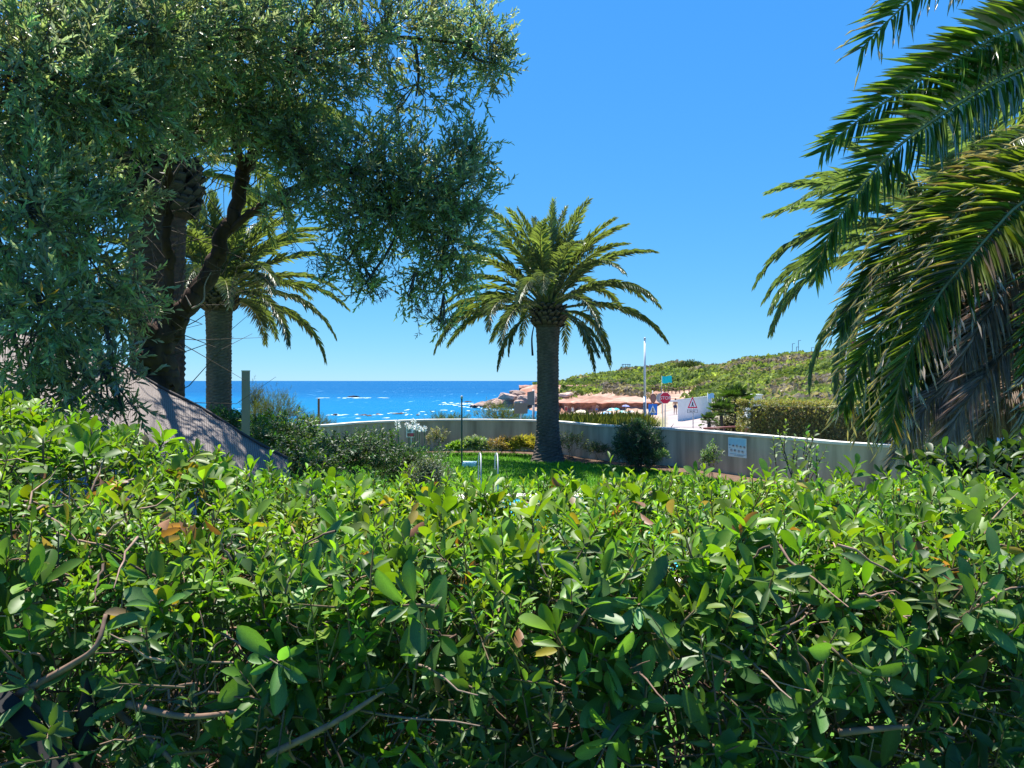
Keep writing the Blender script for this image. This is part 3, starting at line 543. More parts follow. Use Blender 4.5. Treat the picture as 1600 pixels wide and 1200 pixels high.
for k, (pp, col, dry, Ll, hint, nl) in enumerate(NF):
    pts = np.array([np_c + np.array([-.1, 0, .1 - .015 * k])] + [P(*q) for q in pp]); c = smooth_path(pts, 44)
    dead = tuple(col) == tuple(DED) or dry == .0 and col[0] > col[1]
    a = Acc(); keep = []
    dm = M['dry_leaf'] if dead else M['palm_leaf']
    frond_geo(a, c, np.array(hint), int(nl * 1.6), Ll, col, (.42, .38, .17) if not dead else (.30, .22, .16), .017, (60, 26), 14 if not dead else 24, .0150 if not dead else .0135, (.06 if k < 3 else .14) if not dead else .45,
              spine=.2, dry=(dry, np.array([.22, .17, .12])), seed=900 + k, keep=keep, ragged=.1, gap=0 if not dead else .06)
    fr = a.build('frond', dm, npalm)
    rest = Acc()
    for (p, A, N, L, W, Cc) in keep:
        # single leaflets of the two fronds that show largest
        if dry > .05:
            sel = np.random.default_rng(k).random(len(p)) < .55; tp = p[sel] + nrm(A[sel]) * (L[sel] * .9)[:, None]
            put_leaves(rest, L_SLIM, tp, nrm(A[sel]) + np.array([0, 0, -.45]) + .35 * rdir(sel.sum()), N[sel], rng.uniform(.06, .13, sel.sum()), .011, np.tile([.42, .34, .27], (sel.sum(), 1)))
        if k in (2, 5) and singles < 300:
            for q in range(len(p)):
                if singles < 300:
                    one = Acc(); put_leaves(one, L_BLADE, p[q:q + 1], A[q:q + 1], N[q:q + 1], L[q:q + 1], W[q:q + 1], Cc[q:q + 1]); one.build('leaflet', M['palm_leaf'], fr); singles += 1
                else: put_leaves(rest, L_BLADE, p[q:q + 1], A[q:q + 1], N[q:q + 1], L[q:q + 1], W[q:q + 1], Cc[q:q + 1])
        else:
            put_leaves(rest, L_BLADE, p, A, N, L, W, Cc)
    if rest.n: rest.build('leaflets', dm, fr, kind='stuff')
# rest of the crown, up and away from the view
r = np.random.default_rng(4)
for k in range(26):
    az = k * 2.39996; e = math.radians(80 - 75 * (k / 26) + r.normal(0, 5))
    if math.cos(az) < .15 and e < 1.25: az = az + PI
    c = arc_curve(np_c, az, e, 2.9, math.radians(25 + 60 * k / 26), 1.5, 16); a = Acc()
    frond_geo(a, c, np.array([0, 0, 1.]) if e < 1.2 else np.array([-math.cos(az), -math.sin(az), .5]), 66, .42, GRN, (.24, .21, .09), .02, (58, 24), 20, .026, .2, seed=1500 + k); a.build('frond', M['palm_leaf'], npalm)

# ------------------------------------------------------------------ olive tree
ol = thing('olive_tree', 'large grey-green olive with a forked leaning trunk and hanging twigs', 'olive tree', P(238, 945, 6.0))
LIMBS = {
 'trunk': [(232, 950, 6.05, .27), (236, 700, 6.0, .215), (240, 620, 6, .20), (246, 560, 6, .185), (256, 518, 6, .175), (276, 494, 6, .15)],
 'limb': [(268, 508, 6, .14), (310, 450, 5.95, .105), (345, 382, 5.9, .088), (374, 292, 5.85, .078), (400, 225, 5.8, .066), (435, 130, 5.7, .055), (470, 60, 5.7, .05), (505, -20, 5.7, .04), (540, -120, 5.7, .03)],
 'limb.001': [(352, 368, 5.9, .055), (385, 340, 5.85, .045), (425, 311, 5.75, .038), (500, 280, 5.7, .03), (600, 270, 5.7, .02), (690, 290, 5.75, .012)],
 'limb.002': [(256, 520, 5.95, .10), (266, 440, 5.85, .066), (262, 370, 5.75, .058), (258, 300, 5.7, .054), (268, 230, 5.6, .048), (280, 150, 5.5, .042), (270, 50, 5.3, .035), (240, -60, 5, .03)],
 'limb.003': [(250, 530, 5.95, .11), (200, 490, 5.6, .06), (120, 430, 5, .045), (60, 330, 4.5, .035), (20, 200, 4.3, .03), (10, 60, 4.3, .02)],
 'limb.004': [(436, 130, 5.7, .045), (520, 80, 5.8, .035), (620, 60, 5.9, .025), (740, 70, 6.0, .014)],
 'limb.005': [(380, 275, 5.85, .04), (360, 180, 5.5, .035), (330, 90, 5.2, .03), (310, 0, 5.0, .02)],
}
limb_pts = []
for nm, L in LIMBS.items():
    q = np.array([np.r_[P(x, y, d), r_] for x, y, d, r_ in L]); s = smooth_path(q, 26 * len(L)); a = Acc()
    jit = np.stack([fbm(np.arange(len(s)) / 9., np.full(len(s), k * 9.1 + len(nm))) for k in range(3)], 1) * s[:, 3:4] * .5
    cen = s[:, :3] + jit; rad = s[:, 3] * .64; T_ = nrm(np.gradient(cen, axis=0)); S_ = nrm(np.cross(T_, [0, 1, .1])); N_ = np.cross(S_, T_); ns_ = 30
    an = np.linspace(0, 2 * PI, ns_, endpoint=False); ii_, aa = np.meshgrid(np.arange(len(s)), an, indexing='ij')
    bumpy = 1 + .30 * fbm(np.cos(aa) * 1.6 + len(nm), np.sin(aa) * 1.6 + ii_ * .045) + .16 * fbm(aa * 2.4, ii_ * .10 + 5) * np.sin(aa / 2) ** .5
    Vt = cen[:, None] + (np.cos(aa)[..., None] * S_[:, None] + np.sin(aa)[..., None] * N_[:, None]) * (rad[:, None] * bumpy)[..., None]
    i_, j_ = np.arange(len(s) - 1)[:, None] * ns_, np.arange(ns_)[None]; k_ = (j_ + 1) % ns_
    a.quads(Vt.reshape(-1, 3), np.stack([i_ + j_, i_ + k_, i_ + ns_ + k_, i_ + ns_ + j_], -1).reshape(-1, 4)); a.build(nm.split('.')[0], M['bark'], ol, True); limb_pts.append(s[::4, :3])
# pale torn strips on the trunk
for pts in ([(212, 552, 5.75), (228, 530, 5.78), (240, 500, 5.8), (252, 489, 5.82), (268, 490, 5.83)], [(300, 482, 5.84), (318, 470, 5.83), (320, 445, 5.84), (330, 425, 5.85)], [(298, 478, 5.85), (290, 462, 5.86)]):
    a = Acc(); a.tube(smooth_path([P(*q) for q in pts], 14), np.linspace(.008, .003, 14), 6, (.30, .24, .20)); a.build('bark_strip', M['twig'], ol, True)
LOBES = [  # px, py, depth, rx, ry, density
 (50, 110, 4.0, 150, 150, 1.0), (40, 330, 3.8, 110, 130, .8), (60, 490, 3.6, 100, 100, .85), (120, 590, 3.9, 95, 62, .7), (35, 590, 3.9, 60, 50, .5), (200, 50, 4.5, 160, 120, 1.0),
 (175, 170, 4.4, 110, 72, .9), (335, 50, 5.0, 140, 105, .8), (345, 165, 5.2, 95, 62, .7), (140, 395, 4.3, 66, 110, .8), (150, 500, 4.2, 60, 60, .7), (470, 80, 5.5, 125, 120, .7),
 (600, 50, 5.8, 140, 85, .65), (735, 60, 6.0, 72, 80, .6), (775, 100, 6.0, 45, 40, .6), (550, 262, 5.6, 130, 82, .85), (672, 285, 5.8, 112, 92, .85), (610, 335, 5.6, 110, 62, .8),
 (705, 375, 5.8, 78, 72, .8), (690, 432, 5.8, 52, 38, .55), (470, 230, 5.4, 70, 55, .8), (545, 405, 5.6, 42, 48, .7), (570, 445, 5.6, 45, 25, .4), (740, 235, 5.9, 38, 55, .6), (650, 150, 5.8, 110, 45, .32), (440, 320, 5.3, 50, 40, .35),
 (-120, 250, 4.2, 150, 320, .6), (200, -130, 4.8, 320, 120, .22), (560, -110, 5.6, 230, 100, .22), (400, 150, 5.9, 150, 90, .35), (80, 250, 4.8, 110, 110, .5), (695, 500, 5.8, 26, 22, .25), (640, 460, 5.7, 30, 24, .3),
 (190, 640, 3.9, 45, 25, .5), (205, 470, 4.6, 45, 70, .6), (215, 300, 4.8, 40, 50, .35), (150, 300, 4.3, 60, 60, .8), (300, 210, 5.2, 60, 40, .6), (420, 190, 5.4, 70, 50, .8), (380, 60, 5.4, 60, 60, .3)]
ola = Acc(); olt = Acc(); allp = np.concatenate(limb_pts)
for (x, y, d, rx, ry, dens) in LOBES:
    sx = rx * d / FPX; sz = ry * d / FPX; sy = (sx + sz) / 2 * .95; c = P(x, y, d); n = int(570 * dens * PI * sx * sz) + 4
    n = min(n, 1400)
    u = rdir(n); rad = rng.random(n) ** .33; 
    Pp = c + u * rad[:, None] * np.array([sx, sy * .8, sz]) * (1 + .10 * rng.normal(size=(n, 1)))
    D = nrm(u * .7 + .55 * rdir(n) + np.array([0, -.12, .30 if y < 420 else .05]))
    low = (u[:, 2] < -.3); D[low] = nrm(D[low] + np.array([0, 0, -.7]))
    light = np.clip(.5 + .5 * u[:, 2], 0, 1)[:, None]
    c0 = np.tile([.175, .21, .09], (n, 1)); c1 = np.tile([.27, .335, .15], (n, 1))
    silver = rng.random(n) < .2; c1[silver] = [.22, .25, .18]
    L = rng.uniform(.13, .27, n)
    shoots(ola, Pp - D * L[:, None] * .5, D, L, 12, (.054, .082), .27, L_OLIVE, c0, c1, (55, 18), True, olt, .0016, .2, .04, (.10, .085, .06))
    # branchlets from the lobe's heart outwards, and a branch from the nearest limb
    near = allp[np.argmin(np.linalg.norm(allp - c, axis=1))]
    k = max(6, n // 12); e = Pp[rng.integers(0, n, k)]; mid = c * .55 + e * .45 + rng.normal(0, .05, (k, 3))
    many_tubes(olt, np.stack([np.tile(c, (k, 1)) * .8 + near * .2, mid, e], 1), np.array([.007, .0045, .002]), 4, (.09, .07, .055))
    if dens > .3: olt.tube(smooth_path([near, near * .5 + c * .5 + rng.normal(0, .08, 3), c], 9), np.linspace(.018, .008, 9), 6, (.085, .065, .05))
# yellowing leaves, thin hanging twigs
n = 90; li = rng.integers(0, 12, n); q = np.array([P(LOBES[i][0] + rng.uniform(-40, 40), LOBES[i][1] + rng.uniform(-40, 40), LOBES[i][2] - .25) for i in li])
put_leaves(ola, L_SLIM, q, rdir(n), rdir(n), .055, .012, np.tile([.42, .23, .02], (n, 1)))
for (x0, y0, x1, y1, d) in ((665, 430, 652, 490, 5.8), (668, 430, 690, 500, 5.8), (672, 430, 656, 525, 5.8), (660, 430, 700, 520, 5.8), (615, 390, 640, 445, 5.7), (610, 400, 600, 455, 5.7), (540, 380, 580, 470, 5.6), (520, 370, 525, 470, 5.5), (505, 370, 508, 455, 5.5), (700, 440, 675, 520, 5.8), (690, 440, 700, 510, 5.8), (560, 420, 610, 460, 5.6), (330, 130, 250, 300, 5.4), (440, 330, 500, 420, 5.4)):
    pa = smooth_path([P(x0, y0, d), P((x0 + x1) / 2 - 12, (y0 + y1) / 2, d), P(x1, y1, d)], 10); olt.tube(pa, np.linspace(.003, .0013, 10), 4, (.08, .065, .05))
    n = 7; tt_ = rng.random(n) ** .5; bp = pa[(tt_ * 9).astype(int)]
    shoots(ola, bp, rdir(n) + np.array([0, 0, -.8]), rng.uniform(.05, .10, n), 8, (.035, .055), .2, L_SLIM, (.03, .05, .024), (.06, .085, .04), (60, 25), True, olt, .0012)
# bare twigs in the open middle of the crown
k = 160; okp = allp[(800 + FPX * allp[:, 0] / allp[:, 1] < 430)]; s0 = okp[rng.integers(0, len(okp), k)]; dr = rdir(k) * np.array([1, .6, .8]) + np.array([.2, 0, .4]); 
many_tubes(olt, np.stack([s0, s0 + dr * .22 + rng.normal(0, .03, (k, 3)), s0 + dr * .5 + rng.normal(0, .06, (k, 3)), s0 + dr * .75 + rng.normal(0, .08, (k, 3))], 1), np.array([.006, .004, .0028, .0014]), 4, (.075, .058, .045))
o = olt.build('twigs', M['twig'], ol, kind='stuff'); o = ola.build('crown', M['olive_leaf'], ol, kind='stuff')

# ------------------------------------------------------------------ foreground hedge
HX = np.array([-3.2, -1.75, -1.53, -1.15, -.77, -.38, 0, .38, .77, 1.15, 1.53, 1.8, 3.2]); HZ = np.array([2.10, 2.10, 2.07, 1.965, 1.85, 1.80, 1.795, 1.815, 1.825, 1.815, 1.76, 1.73, 1.73])
def h_top(x, y): return np.interp(x, HX, HZ) + .05 * fbm(x * 3.1 + 5, y * 3.1) + .025 * fbm(x * 9, y * 9 + 4) - .12 * np.clip((1.40 - y) / .22, 0, 1) ** 1.6 - .05 * np.clip((y - 2.15) / .25, 0, 1) ** 2
def h_front(x, z): return 1.18 + .25 * np.clip(np.asarray(z) - 1.67, 0, .30) + .09 * fbm(x * 3.7, z * 3.7 + 9) + .04 * fbm(x * 11 + 3, z * 11)
hedge = thing('hedge', 'thick leafy green hedge with glossy leaves across the foreground', 'hedge', (0, 1.8, 0))
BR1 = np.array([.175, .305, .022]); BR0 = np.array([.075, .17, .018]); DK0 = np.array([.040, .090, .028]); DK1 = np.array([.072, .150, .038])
leafA = Acc(); leafB = Acc(); tw = Acc()
def in_band(x): return np.where(np.abs(x) < 1.95, 1.0, .45)
# top shoots, small bright leaves
n = 4700; x = rng.uniform(-3, 3, n); y = rng.uniform(1.22, 2.42, n); k = rng.random(n) < in_band(x); x, y = x[k], y[k]; n = len(x)
left = np.clip((-.45 - x) / .5, 0, 1); k = rng.random(n) > left * .55; x, y = x[k], y[k]; n = len(x)
z = h_top(x, y) - .085 + rng.normal(0, .018, n); L = rng.uniform(.05, .105, n) * np.where(rng.random(n) < .04, 1.5, 1); old = (rng.random(n) < .28)[:, None]
D = nrm(np.stack([rng.normal(0, .38, n), rng.normal(-.05, .38, n), np.ones(n)], 1))
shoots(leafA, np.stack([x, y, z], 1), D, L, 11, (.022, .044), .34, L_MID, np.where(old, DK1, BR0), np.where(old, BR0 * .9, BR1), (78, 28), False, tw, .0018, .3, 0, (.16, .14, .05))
# top rosettes, larger leaves
n = 620; x = rng.uniform(-3, 3, n); y = rng.uniform(1.2, 2.42, n); z = h_top(x, y) - .06 + rng.normal(0, .02, n)
D = nrm(np.stack([rng.normal(0, .45, n), rng.normal(-.25, .4, n), np.ones(n)], 1))
shoots(leafB, np.stack([x, y, z], 1), D, rng.uniform(.03, .06, n), 8, (.055, .092), .40, L_BIG, BR0 * .8, BR1 * .75, (80, 30), False, tw, .0026, .3, 0, (.16, .12, .07))
# second layer under the top: darker
n = 1900; x = rng.uniform(-3, 3, n); y = rng.uniform(1.2, 2.45, n); k = rng.random(n) < in_band(x); x, y = x[k], y[k]; n = len(x); z = h_top(x, y) - rng.uniform(.10, .24, n)
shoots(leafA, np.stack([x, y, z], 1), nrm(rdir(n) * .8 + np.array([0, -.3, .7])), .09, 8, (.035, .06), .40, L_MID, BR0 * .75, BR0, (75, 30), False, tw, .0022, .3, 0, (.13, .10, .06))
# front: dark rosettes, the nearest kept to be single leaves
keep = []
n = 1250; x = rng.uniform(-2.6, 2.6, n); z = rng.uniform(.95, 1.86, n); k = (z < h_top(x, 1.3) - .02) & (rng.random(n) < in_band(x)); x, z = x[k], z[k]; n = len(x)
dd = rng.uniform(0, .22, n) ** 1.0; y = h_front(x, z) + dd
left = np.clip((-.30 - x) / .35, 0, 1); k = rng.random(n) > left * .6; x, y, z = x[k], y[k], z[k]; n = len(x)
D = nrm(np.stack([rng.normal(0, .5, n), rng.normal(-.75, .35, n), rng.normal(.45, .45, n)], 1)); L = rng.uniform(.035, .075, n)
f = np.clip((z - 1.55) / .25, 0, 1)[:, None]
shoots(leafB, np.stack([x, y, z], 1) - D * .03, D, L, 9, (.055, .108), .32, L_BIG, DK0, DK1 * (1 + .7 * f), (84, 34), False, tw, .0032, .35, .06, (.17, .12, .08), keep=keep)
# front: smaller leaves between
n = 1900; x = rng.uniform(-2.6, 2.6, n); z = rng.uniform(1.0, 1.86, n); k = (z < h_top(x, 1.3) - .01) & (rng.random(n) < in_band(x)); x, z = x[k], z[k]; n = len(x); y = h_front(x, z) + rng.uniform(.0, .3, n)
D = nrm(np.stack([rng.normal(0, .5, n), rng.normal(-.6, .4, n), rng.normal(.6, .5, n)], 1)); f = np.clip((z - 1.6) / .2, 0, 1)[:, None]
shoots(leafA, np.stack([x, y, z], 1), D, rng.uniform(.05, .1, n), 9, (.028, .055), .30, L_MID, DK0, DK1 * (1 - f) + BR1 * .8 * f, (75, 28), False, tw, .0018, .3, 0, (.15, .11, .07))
# interior fill
n = 3600; x = rng.uniform(-2.9, 2.9, n); y = rng.uniform(1.55, 2.45, n); z = rng.uniform(.55, 1.58, n)
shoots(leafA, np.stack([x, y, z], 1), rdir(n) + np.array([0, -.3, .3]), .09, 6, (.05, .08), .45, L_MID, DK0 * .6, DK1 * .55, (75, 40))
# dry, yellow and brown leaves
n = 520; x = rng.uniform(-1.8, 1.8, n); y = rng.uniform(1.22, 2.3, n); z = h_top(x, y) - rng.uniform(.0, .14, n)
cc = np.array([[.24, .11, .05], [.34, .25, .04], [.24, .17, .10], [.30, .26, .03]])[rng.integers(0, 4, n)]
put_leaves(leafB, L_BIG, np.stack([x, y, z], 1), rdir(n) + np.array([0, -.3, 0]), rdir(n), rng.uniform(.035, .06, n), rng.uniform(.012, .022, n), cc)
for (px, py, d, m_) in ((160, 765, 1.75, 16), (1462, 888, 1.32, 14), (985, 808, 1.6, 7), (300, 810, 1.45, 8)):
    c = P(px, py, d) + rng.normal(0, .016, (m_, 3)); put_leaves(leafB, L_BIG, c, rdir(m_) + np.array([0, -.4, -.5]), rdir(m_), rng.uniform(.04, .065, m_), .018, np.tile([.24, .12, .065], (m_, 1)) * np.exp(rng.normal(0, .3, (m_, 1))))
# pick the 300 that show largest as single leaves
pos, A, N, L, W, Cc = [np.concatenate(q) for q in zip(*keep)]
px = 800 + FPX * pos[:, 0] / pos[:, 1]; py = HY + FPX * (EYE - pos[:, 2]) / pos[:, 1]
score = np.where((px > -20) & (px < 1620) & (py > 780) & (py < 1210), L / pos[:, 1] - (pos[:, 1] - 1.1) * .15, -9); order = np.argsort(-score)
rest = order[300:]; put_leaves(leafB, L_BIG, pos[rest], A[rest], N[rest], L[rest], W[rest], Cc[rest])
tmesh = []
for q in range(14):
    t_ = Acc(); tmq = leaf_template([(.10, .05), (.3, .30), (.52, .44), (.72, .5), (.88, .38), (.96, .2)], rng.uniform(.2, .8), rng.uniform(-.28, .02))
    base = (DK0 * (1 - q / 13) + DK1 * 1.25 * q / 13) * np.exp(rng.normal(0, .15)); cv = np.tile(base, (len(tmq[0]), 1)); cv[2:-1:3] *= 1.5; t_.add(tmq[0], tmq[1], cv); ob = t_.build('leaf', M['leaf'], hedge, True); tmesh.append(ob.data); bpy.data.objects.remove(ob)
for q in order[:300]:
    av = nrm(A[q]); sv = nrm(np.cross(av, N[q])); nv = np.cross(sv, av)
    Mx = Matrix(((av[0] * L[q], sv[0] * W[q], nv[0] * L[q], pos[q][0]), (av[1] * L[q], sv[1] * W[q], nv[1] * L[q], pos[q][1]), (av[2] * L[q], sv[2] * W[q], nv[2] * L[q], pos[q][2]), (0, 0, 0, 1)))
    o = link('leaf', tmesh[int(rng.integers(0, 14))], hedge, M=None); o.matrix_basis = Mx
o = leafA.build('small_leaves', M['leaf'], hedge, True, 'stuff'); o = leafB.build('foliage', M['leaf'], hedge, True, 'stuff')
# twigs and branches
def wander(p0, p1, n_, j): 
    t = np.linspace(0, 1, n_)[None, :, None]; k = len(p0); return p0[:, None] * (1 - t) + p1[:, None] * t + np.cumsum(rng.normal(0, j, (k, n_, 3)), 1)
n = 1500; x = rng.uniform(-2.6, 2.6, n); y = rng.uniform(1.22, 2.3, n); z = rng.uniform(1.1, 1.7, n); p0 = np.stack([x, y, z], 1)
p1 = p0 + nrm(rng.normal(0, 1, (n, 3)) + np.array([0, -.2, .9])) * rng.uniform(.10, .32, (n, 1)); p1[:, 2] = np.minimum(p1[:, 2], h_top(p1[:, 0], p1[:, 1]) - .03)
cc = np.array([.17, .125, .095]) * np.exp(rng.normal(0, .3, (n, 1))); many_tubes(tw, wander(p0, p1, 6, .0045), np.linspace(.0026, .0010, 6), 5, cc)
n = 750; x = rng.uniform(-2.2, 2.2, n); z = rng.uniform(1.15, 1.84, n); k = rng.random(n) < (.25 + .75 * (np.abs(x + .05) > .40)); x, z = x[k], z[k]; n = len(x); y = h_front(x, z) + rng.uniform(.02, .14, n); p0 = np.stack([x, y, z], 1)
p1 = p0 + nrm(rng.normal(0, 1, (n, 3)) * np.array([1, .5, .6]) + np.array([0, -.1, .3])) * rng.uniform(.05, .17, (n, 1)); p1[:, 2] = np.minimum(p1[:, 2], h_top(p1[:, 0], 1.3) - .02)
cc = np.array([.21, .135, .095]) * np.exp(rng.normal(0, .4, (n, 1))); many_tubes(tw, wander(p0, p1, 7, .0035), np.linspace(.0026, .0009, 7), 5, cc)
n = 2600; x = rng.uniform(-2.2, 2.2, n); z = rng.uniform(1.1, 1.72, n); y = h_front(x, z) + rng.uniform(.06, .40, n); p0 = np.stack([x, y, z], 1)
p1 = p0 + nrm(rng.normal(0, 1, (n, 3)) + np.array([0, 0, .5])) * rng.uniform(.08, .24, (n, 1)); p1[:, 2] = np.minimum(p1[:, 2], h_top(p1[:, 0], 1.4) - .06)
cc = np.array([.15, .095, .07]) * np.exp(rng.normal(0, .4, (n, 1))); many_tubes(tw, wander(p0, p1, 6, .006), np.linspace(.0024, .0009, 6), 4, cc)
n = 300; x = np.r_[rng.uniform(-1.5, -.35, n * 2 // 3), rng.uniform(.5, 1.3, n - n * 2 // 3)]; y = rng.uniform(1.28, 1.9, n); z = h_top(x, y) - rng.uniform(.02, .16, n); p0 = np.stack([x, y, z], 1); p1 = p0 + nrm(rng.normal(0, 1, (n, 3)) * np.array([1, 1, .6])) * rng.uniform(.04, .12, (n, 1))
cc = np.array([.26, .175, .12]) * np.exp(rng.normal(0, .35, (n, 1))); many_tubes(tw, wander(p0, p1, 6, .005), np.linspace(.0028, .0010, 6), 5, cc)
tw.build('twigs', M['twig'], hedge, True, 'stuff')
n = 60
for q in range(n):
    x0 = rng.uniform(-2.6, 2.6); y0 = rng.uniform(1.45, 2.2); top = np.array([x0 + rng.normal(0, .2), y0 + rng.normal(-.1, .15), h_top(x0, y0) - rng.uniform(.15, .35)])
    pts = smooth_path([(x0, y0, 0), (x0 + rng.normal(0, .05), y0 + rng.normal(0, .05), .6), (x0 + rng.normal(0, .1), y0 + rng.normal(-.05, .08), 1.15), top], 14)
    a = Acc(); a.tube(pts, np.linspace(.016, .004, 14) * rng.uniform(.6, 1.1), 7, np.array([.12, .088, .068])); a.build('branch', M['twig'], hedge, True)
for pts in ([(20, 1090, 1.2), (110, 1040, 1.18), (150, 1010, 1.17), (165, 960, 1.2)], [(10, 1060, 1.25), (60, 1110, 1.2), (100, 1170, 1.18)], [(170, 1100, 1.25), (215, 1140, 1.2), (260, 1180, 1.18), (300, 1230, 1.2)], [(200, 1100, 1.2), (290, 1120, 1.18), (380, 1110, 1.2)], [(420, 1180, 1.2), (520, 1130, 1.19), (600, 1080, 1.2)], [(1310, 1145, 1.18), (1380, 1138, 1.17), (1420, 1135, 1.17)]):
    a = Acc(); q = smooth_path([P(*v) for v in pts], 14); a.tube(q, np.linspace(.0065, .003, 14), 7, (.19, .12, .085)); a.build('branch', M['twig'], hedge, True)
# black iron railing at the lower left
rail = thing('iron_railing', 'black iron fence post and sloping bar in the hedge corner', 'railing', P(135, 1250, 1.2))
c = P(136, 1200, 1.19); a = Acc(); a.lathe([(.001, .14), (.008, .115), (.017, .085), (.011, .06), (.02, .05), (.02, .04), (.013, .03), (.013, -.3)], (c[0], c[1], c[2]), 10); a.tube([(c[0], c[1], .0), (c[0], c[1], c[2])], .013, 8); a.build('post', M['black_iron'], rail, True)
a = Acc(); a.tube([P(-60, 1050, 1.2), P(20, 1115, 1.17), P(130, 1240, 1.14)], .021, 4); a.build('bar', M['black_iron'], rail)

# ------------------------------------------------------------------ shade net draped left
net = Acc()
top = np.array([P(-620, 820, 5.8), P(-420, 640, 5.7), P(-140, 510, 5.6), P(20, 520, 5.5), P(130, 540, 5.4), P(205, 580, 5.3), P(250, 606, 5.3), P(320, 642, 5.3), P(390, 686, 5.3), P(450, 718, 5.3)])
bot = np.array([P(-760, 960, 4.2), P(-480, 840, 3.6), P(-200, 770, 3.4), P(-20, 760, 3.3), P(90, 770, 3.3), P(190, 790, 3.3), P(260, 800, 3.4), P(330, 800, 3.6), P(420, 800, 4.2), P(480, 800, 4.6)])
nu, nv_ = 96, 34; tp = smooth_path(top, nu); bt = smooth_path(bot, nu); f = np.linspace(0, 1, nv_)[None, :, None]
G = tp[:, None] * (1 - f) + bt[:, None] * f; uu, vv = np.meshgrid(np.linspace(-1.6, 3.2, nu), np.linspace(0, 2.2, nv_), indexing='ij')
G[..., 2] += -.16 * np.sin(PI * f[..., 0]) + .075 * fbm(uu * 3.2 + vv * 1.5, vv * 1.2) * (f[..., 0] ** .5) + .03 * np.sin(uu * 9 + vv * 3) * f[..., 0] ** .7 + .012 * fbm(uu * 11 + vv * 4, vv * 3)
V = G.reshape(-1, 3); i, j = np.meshgrid(np.arange(nu - 1), np.arange(nv_ - 1), indexing='ij'); b = (i * nv_ + j).ravel(); Q = np.stack([b, b + nv_, b + nv_ + 1, b + 1], 1)
net.quads(V, Q); o = net.build('shade_net', M['net'], None, True); tag(o, 'grey brown mesh shade cloth draped beside the olive trunk', 'shade net')
uvl = o.data.uv_layers.new(name='UVMap'); vi = np.empty(len(o.data.loops), np.int32); o.data.loops.foreach_get('vertex_index', vi)
uvl.data.foreach_set('uv', np.stack([uu.ravel()[vi], vv.ravel()[vi]], 1).astype(np.float32).ravel())
o.modifiers.new('thickness', 'SOLIDIFY').thickness = .004
a = Acc(); a.tube(tp + np.array([0, 0, .008]), .011, 6, (.07, .06, .06)); a.build('edge_hem', M['matte'], o, True)
pb = thing('post', 'square grey metal post rising beside the net and shrubs', 'post', P(384, 815, 9.6))
a = Acc(); c = P(384, 580, 9.6); a.box((c[0], c[1], c[2] / 2), (.098, .098, c[2]), .35, (.21, .185, .15)); a.build('shaft', M['plain'], pb); a = Acc(); a.box((c[0], c[1], c[2] + .004), (.106, .106, .012), .35, (.36, .35, .31)); a.build('cap', M['plain'], pb)

# ------------------------------------------------------------------ shrubs
def shrub(name, label, c, size, n, Lr, aspect, col0, col1, tm=L_MID, nl=8, cat='shrub', group=None, sl=.12, sp=(75, 30), fill=.45, up=.5, stems=6, zb=0, matl='leaf', rough=.22, cut=-.35):
    c = np.array(c, float); size = np.array(size, float); root = thing(name, label, cat, (c[0], c[1], zb), group); a = Acc(); t = Acc()
    u = rdir(n); u[:, 2] = np.where(u[:, 2] < cut, -u[:, 2], u[:, 2]); rad = rng.random(n) ** fill
    lump = 1 + rough * np.sin(u[:, 0] * 5 + c[0] * 7) * np.cos(u[:, 2] * 6 + c[1]) + rough * .6 * rng.normal(size=n)
    Pp = c + u * size * (rad * lump)[:, None]; Pp[:, 2] = np.maximum(Pp[:, 2], zb + .03)
    D = nrm(u * .8 + .5 * rdir(n) + np.array([0, 0, up]))
    shoots(a, Pp, D, sl, nl, Lr, aspect, tm, col0, col1, sp, False, t, .003 if sl > .1 else .002, .3, 0, (.12, .09, .06))
    for q in range(stems):
        e = Pp[rng.integers(0, n)]; t.tube(smooth_path([(c[0] + rng.normal(0, .05), c[1] + rng.normal(0, .05), zb), c * .6 + e * .4 - np.array([0, 0, .1 * size[2]]), e], 8), np.linspace(.02, .005, 8) * min(1., .3 + .9 * size[2]) * (1 if size[2] > .4 else .35), 5, (.11, .08, .06))
    t.build('stems', M['twig'], root, True, 'stuff'); a.build('foliage', M[matl], root, False, 'stuff'); return root
SG = 'dark shrubs between the net and the lawn'
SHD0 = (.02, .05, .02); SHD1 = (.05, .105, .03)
def pc(x, y, d): return P(x, y, d)
shrub('shrub', 'bright leafed shrub right behind the grey post', pc(440, 700, 11.5), (.62, .6, .40), 480, (.06, .10), .42, (.03, .07, .022), (.075, .15, .035), nl=8, group=SG)
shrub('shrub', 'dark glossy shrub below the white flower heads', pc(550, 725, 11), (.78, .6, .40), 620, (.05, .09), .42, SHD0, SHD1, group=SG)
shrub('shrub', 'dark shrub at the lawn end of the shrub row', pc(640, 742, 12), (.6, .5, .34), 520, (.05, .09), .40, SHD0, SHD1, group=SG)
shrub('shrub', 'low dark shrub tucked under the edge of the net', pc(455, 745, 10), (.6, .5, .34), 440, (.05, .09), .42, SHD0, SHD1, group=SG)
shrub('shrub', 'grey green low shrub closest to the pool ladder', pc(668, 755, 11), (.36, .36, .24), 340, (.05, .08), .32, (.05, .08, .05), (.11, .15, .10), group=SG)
shrub('shrub', 'small leafy shrub by the foot of the palm beside the post', pc(355, 672, 17), (.9, .7, .38), 480, (.07, .11), .4, (.03, .07, .02), (.07, .14, .03), group=SG)
shrub('oleander_bush', 'round dark green bush growing against the wall', pc(998, 697, 17.6), (.52, .46, .50), 1100, (.07, .11), .22, (.018, .05, .03), (.04, .095, .06), tm=L_SLIM, nl=10, sl=.16, cat='bush', up=.6, stems=6, rough=.12, cut=-.95)
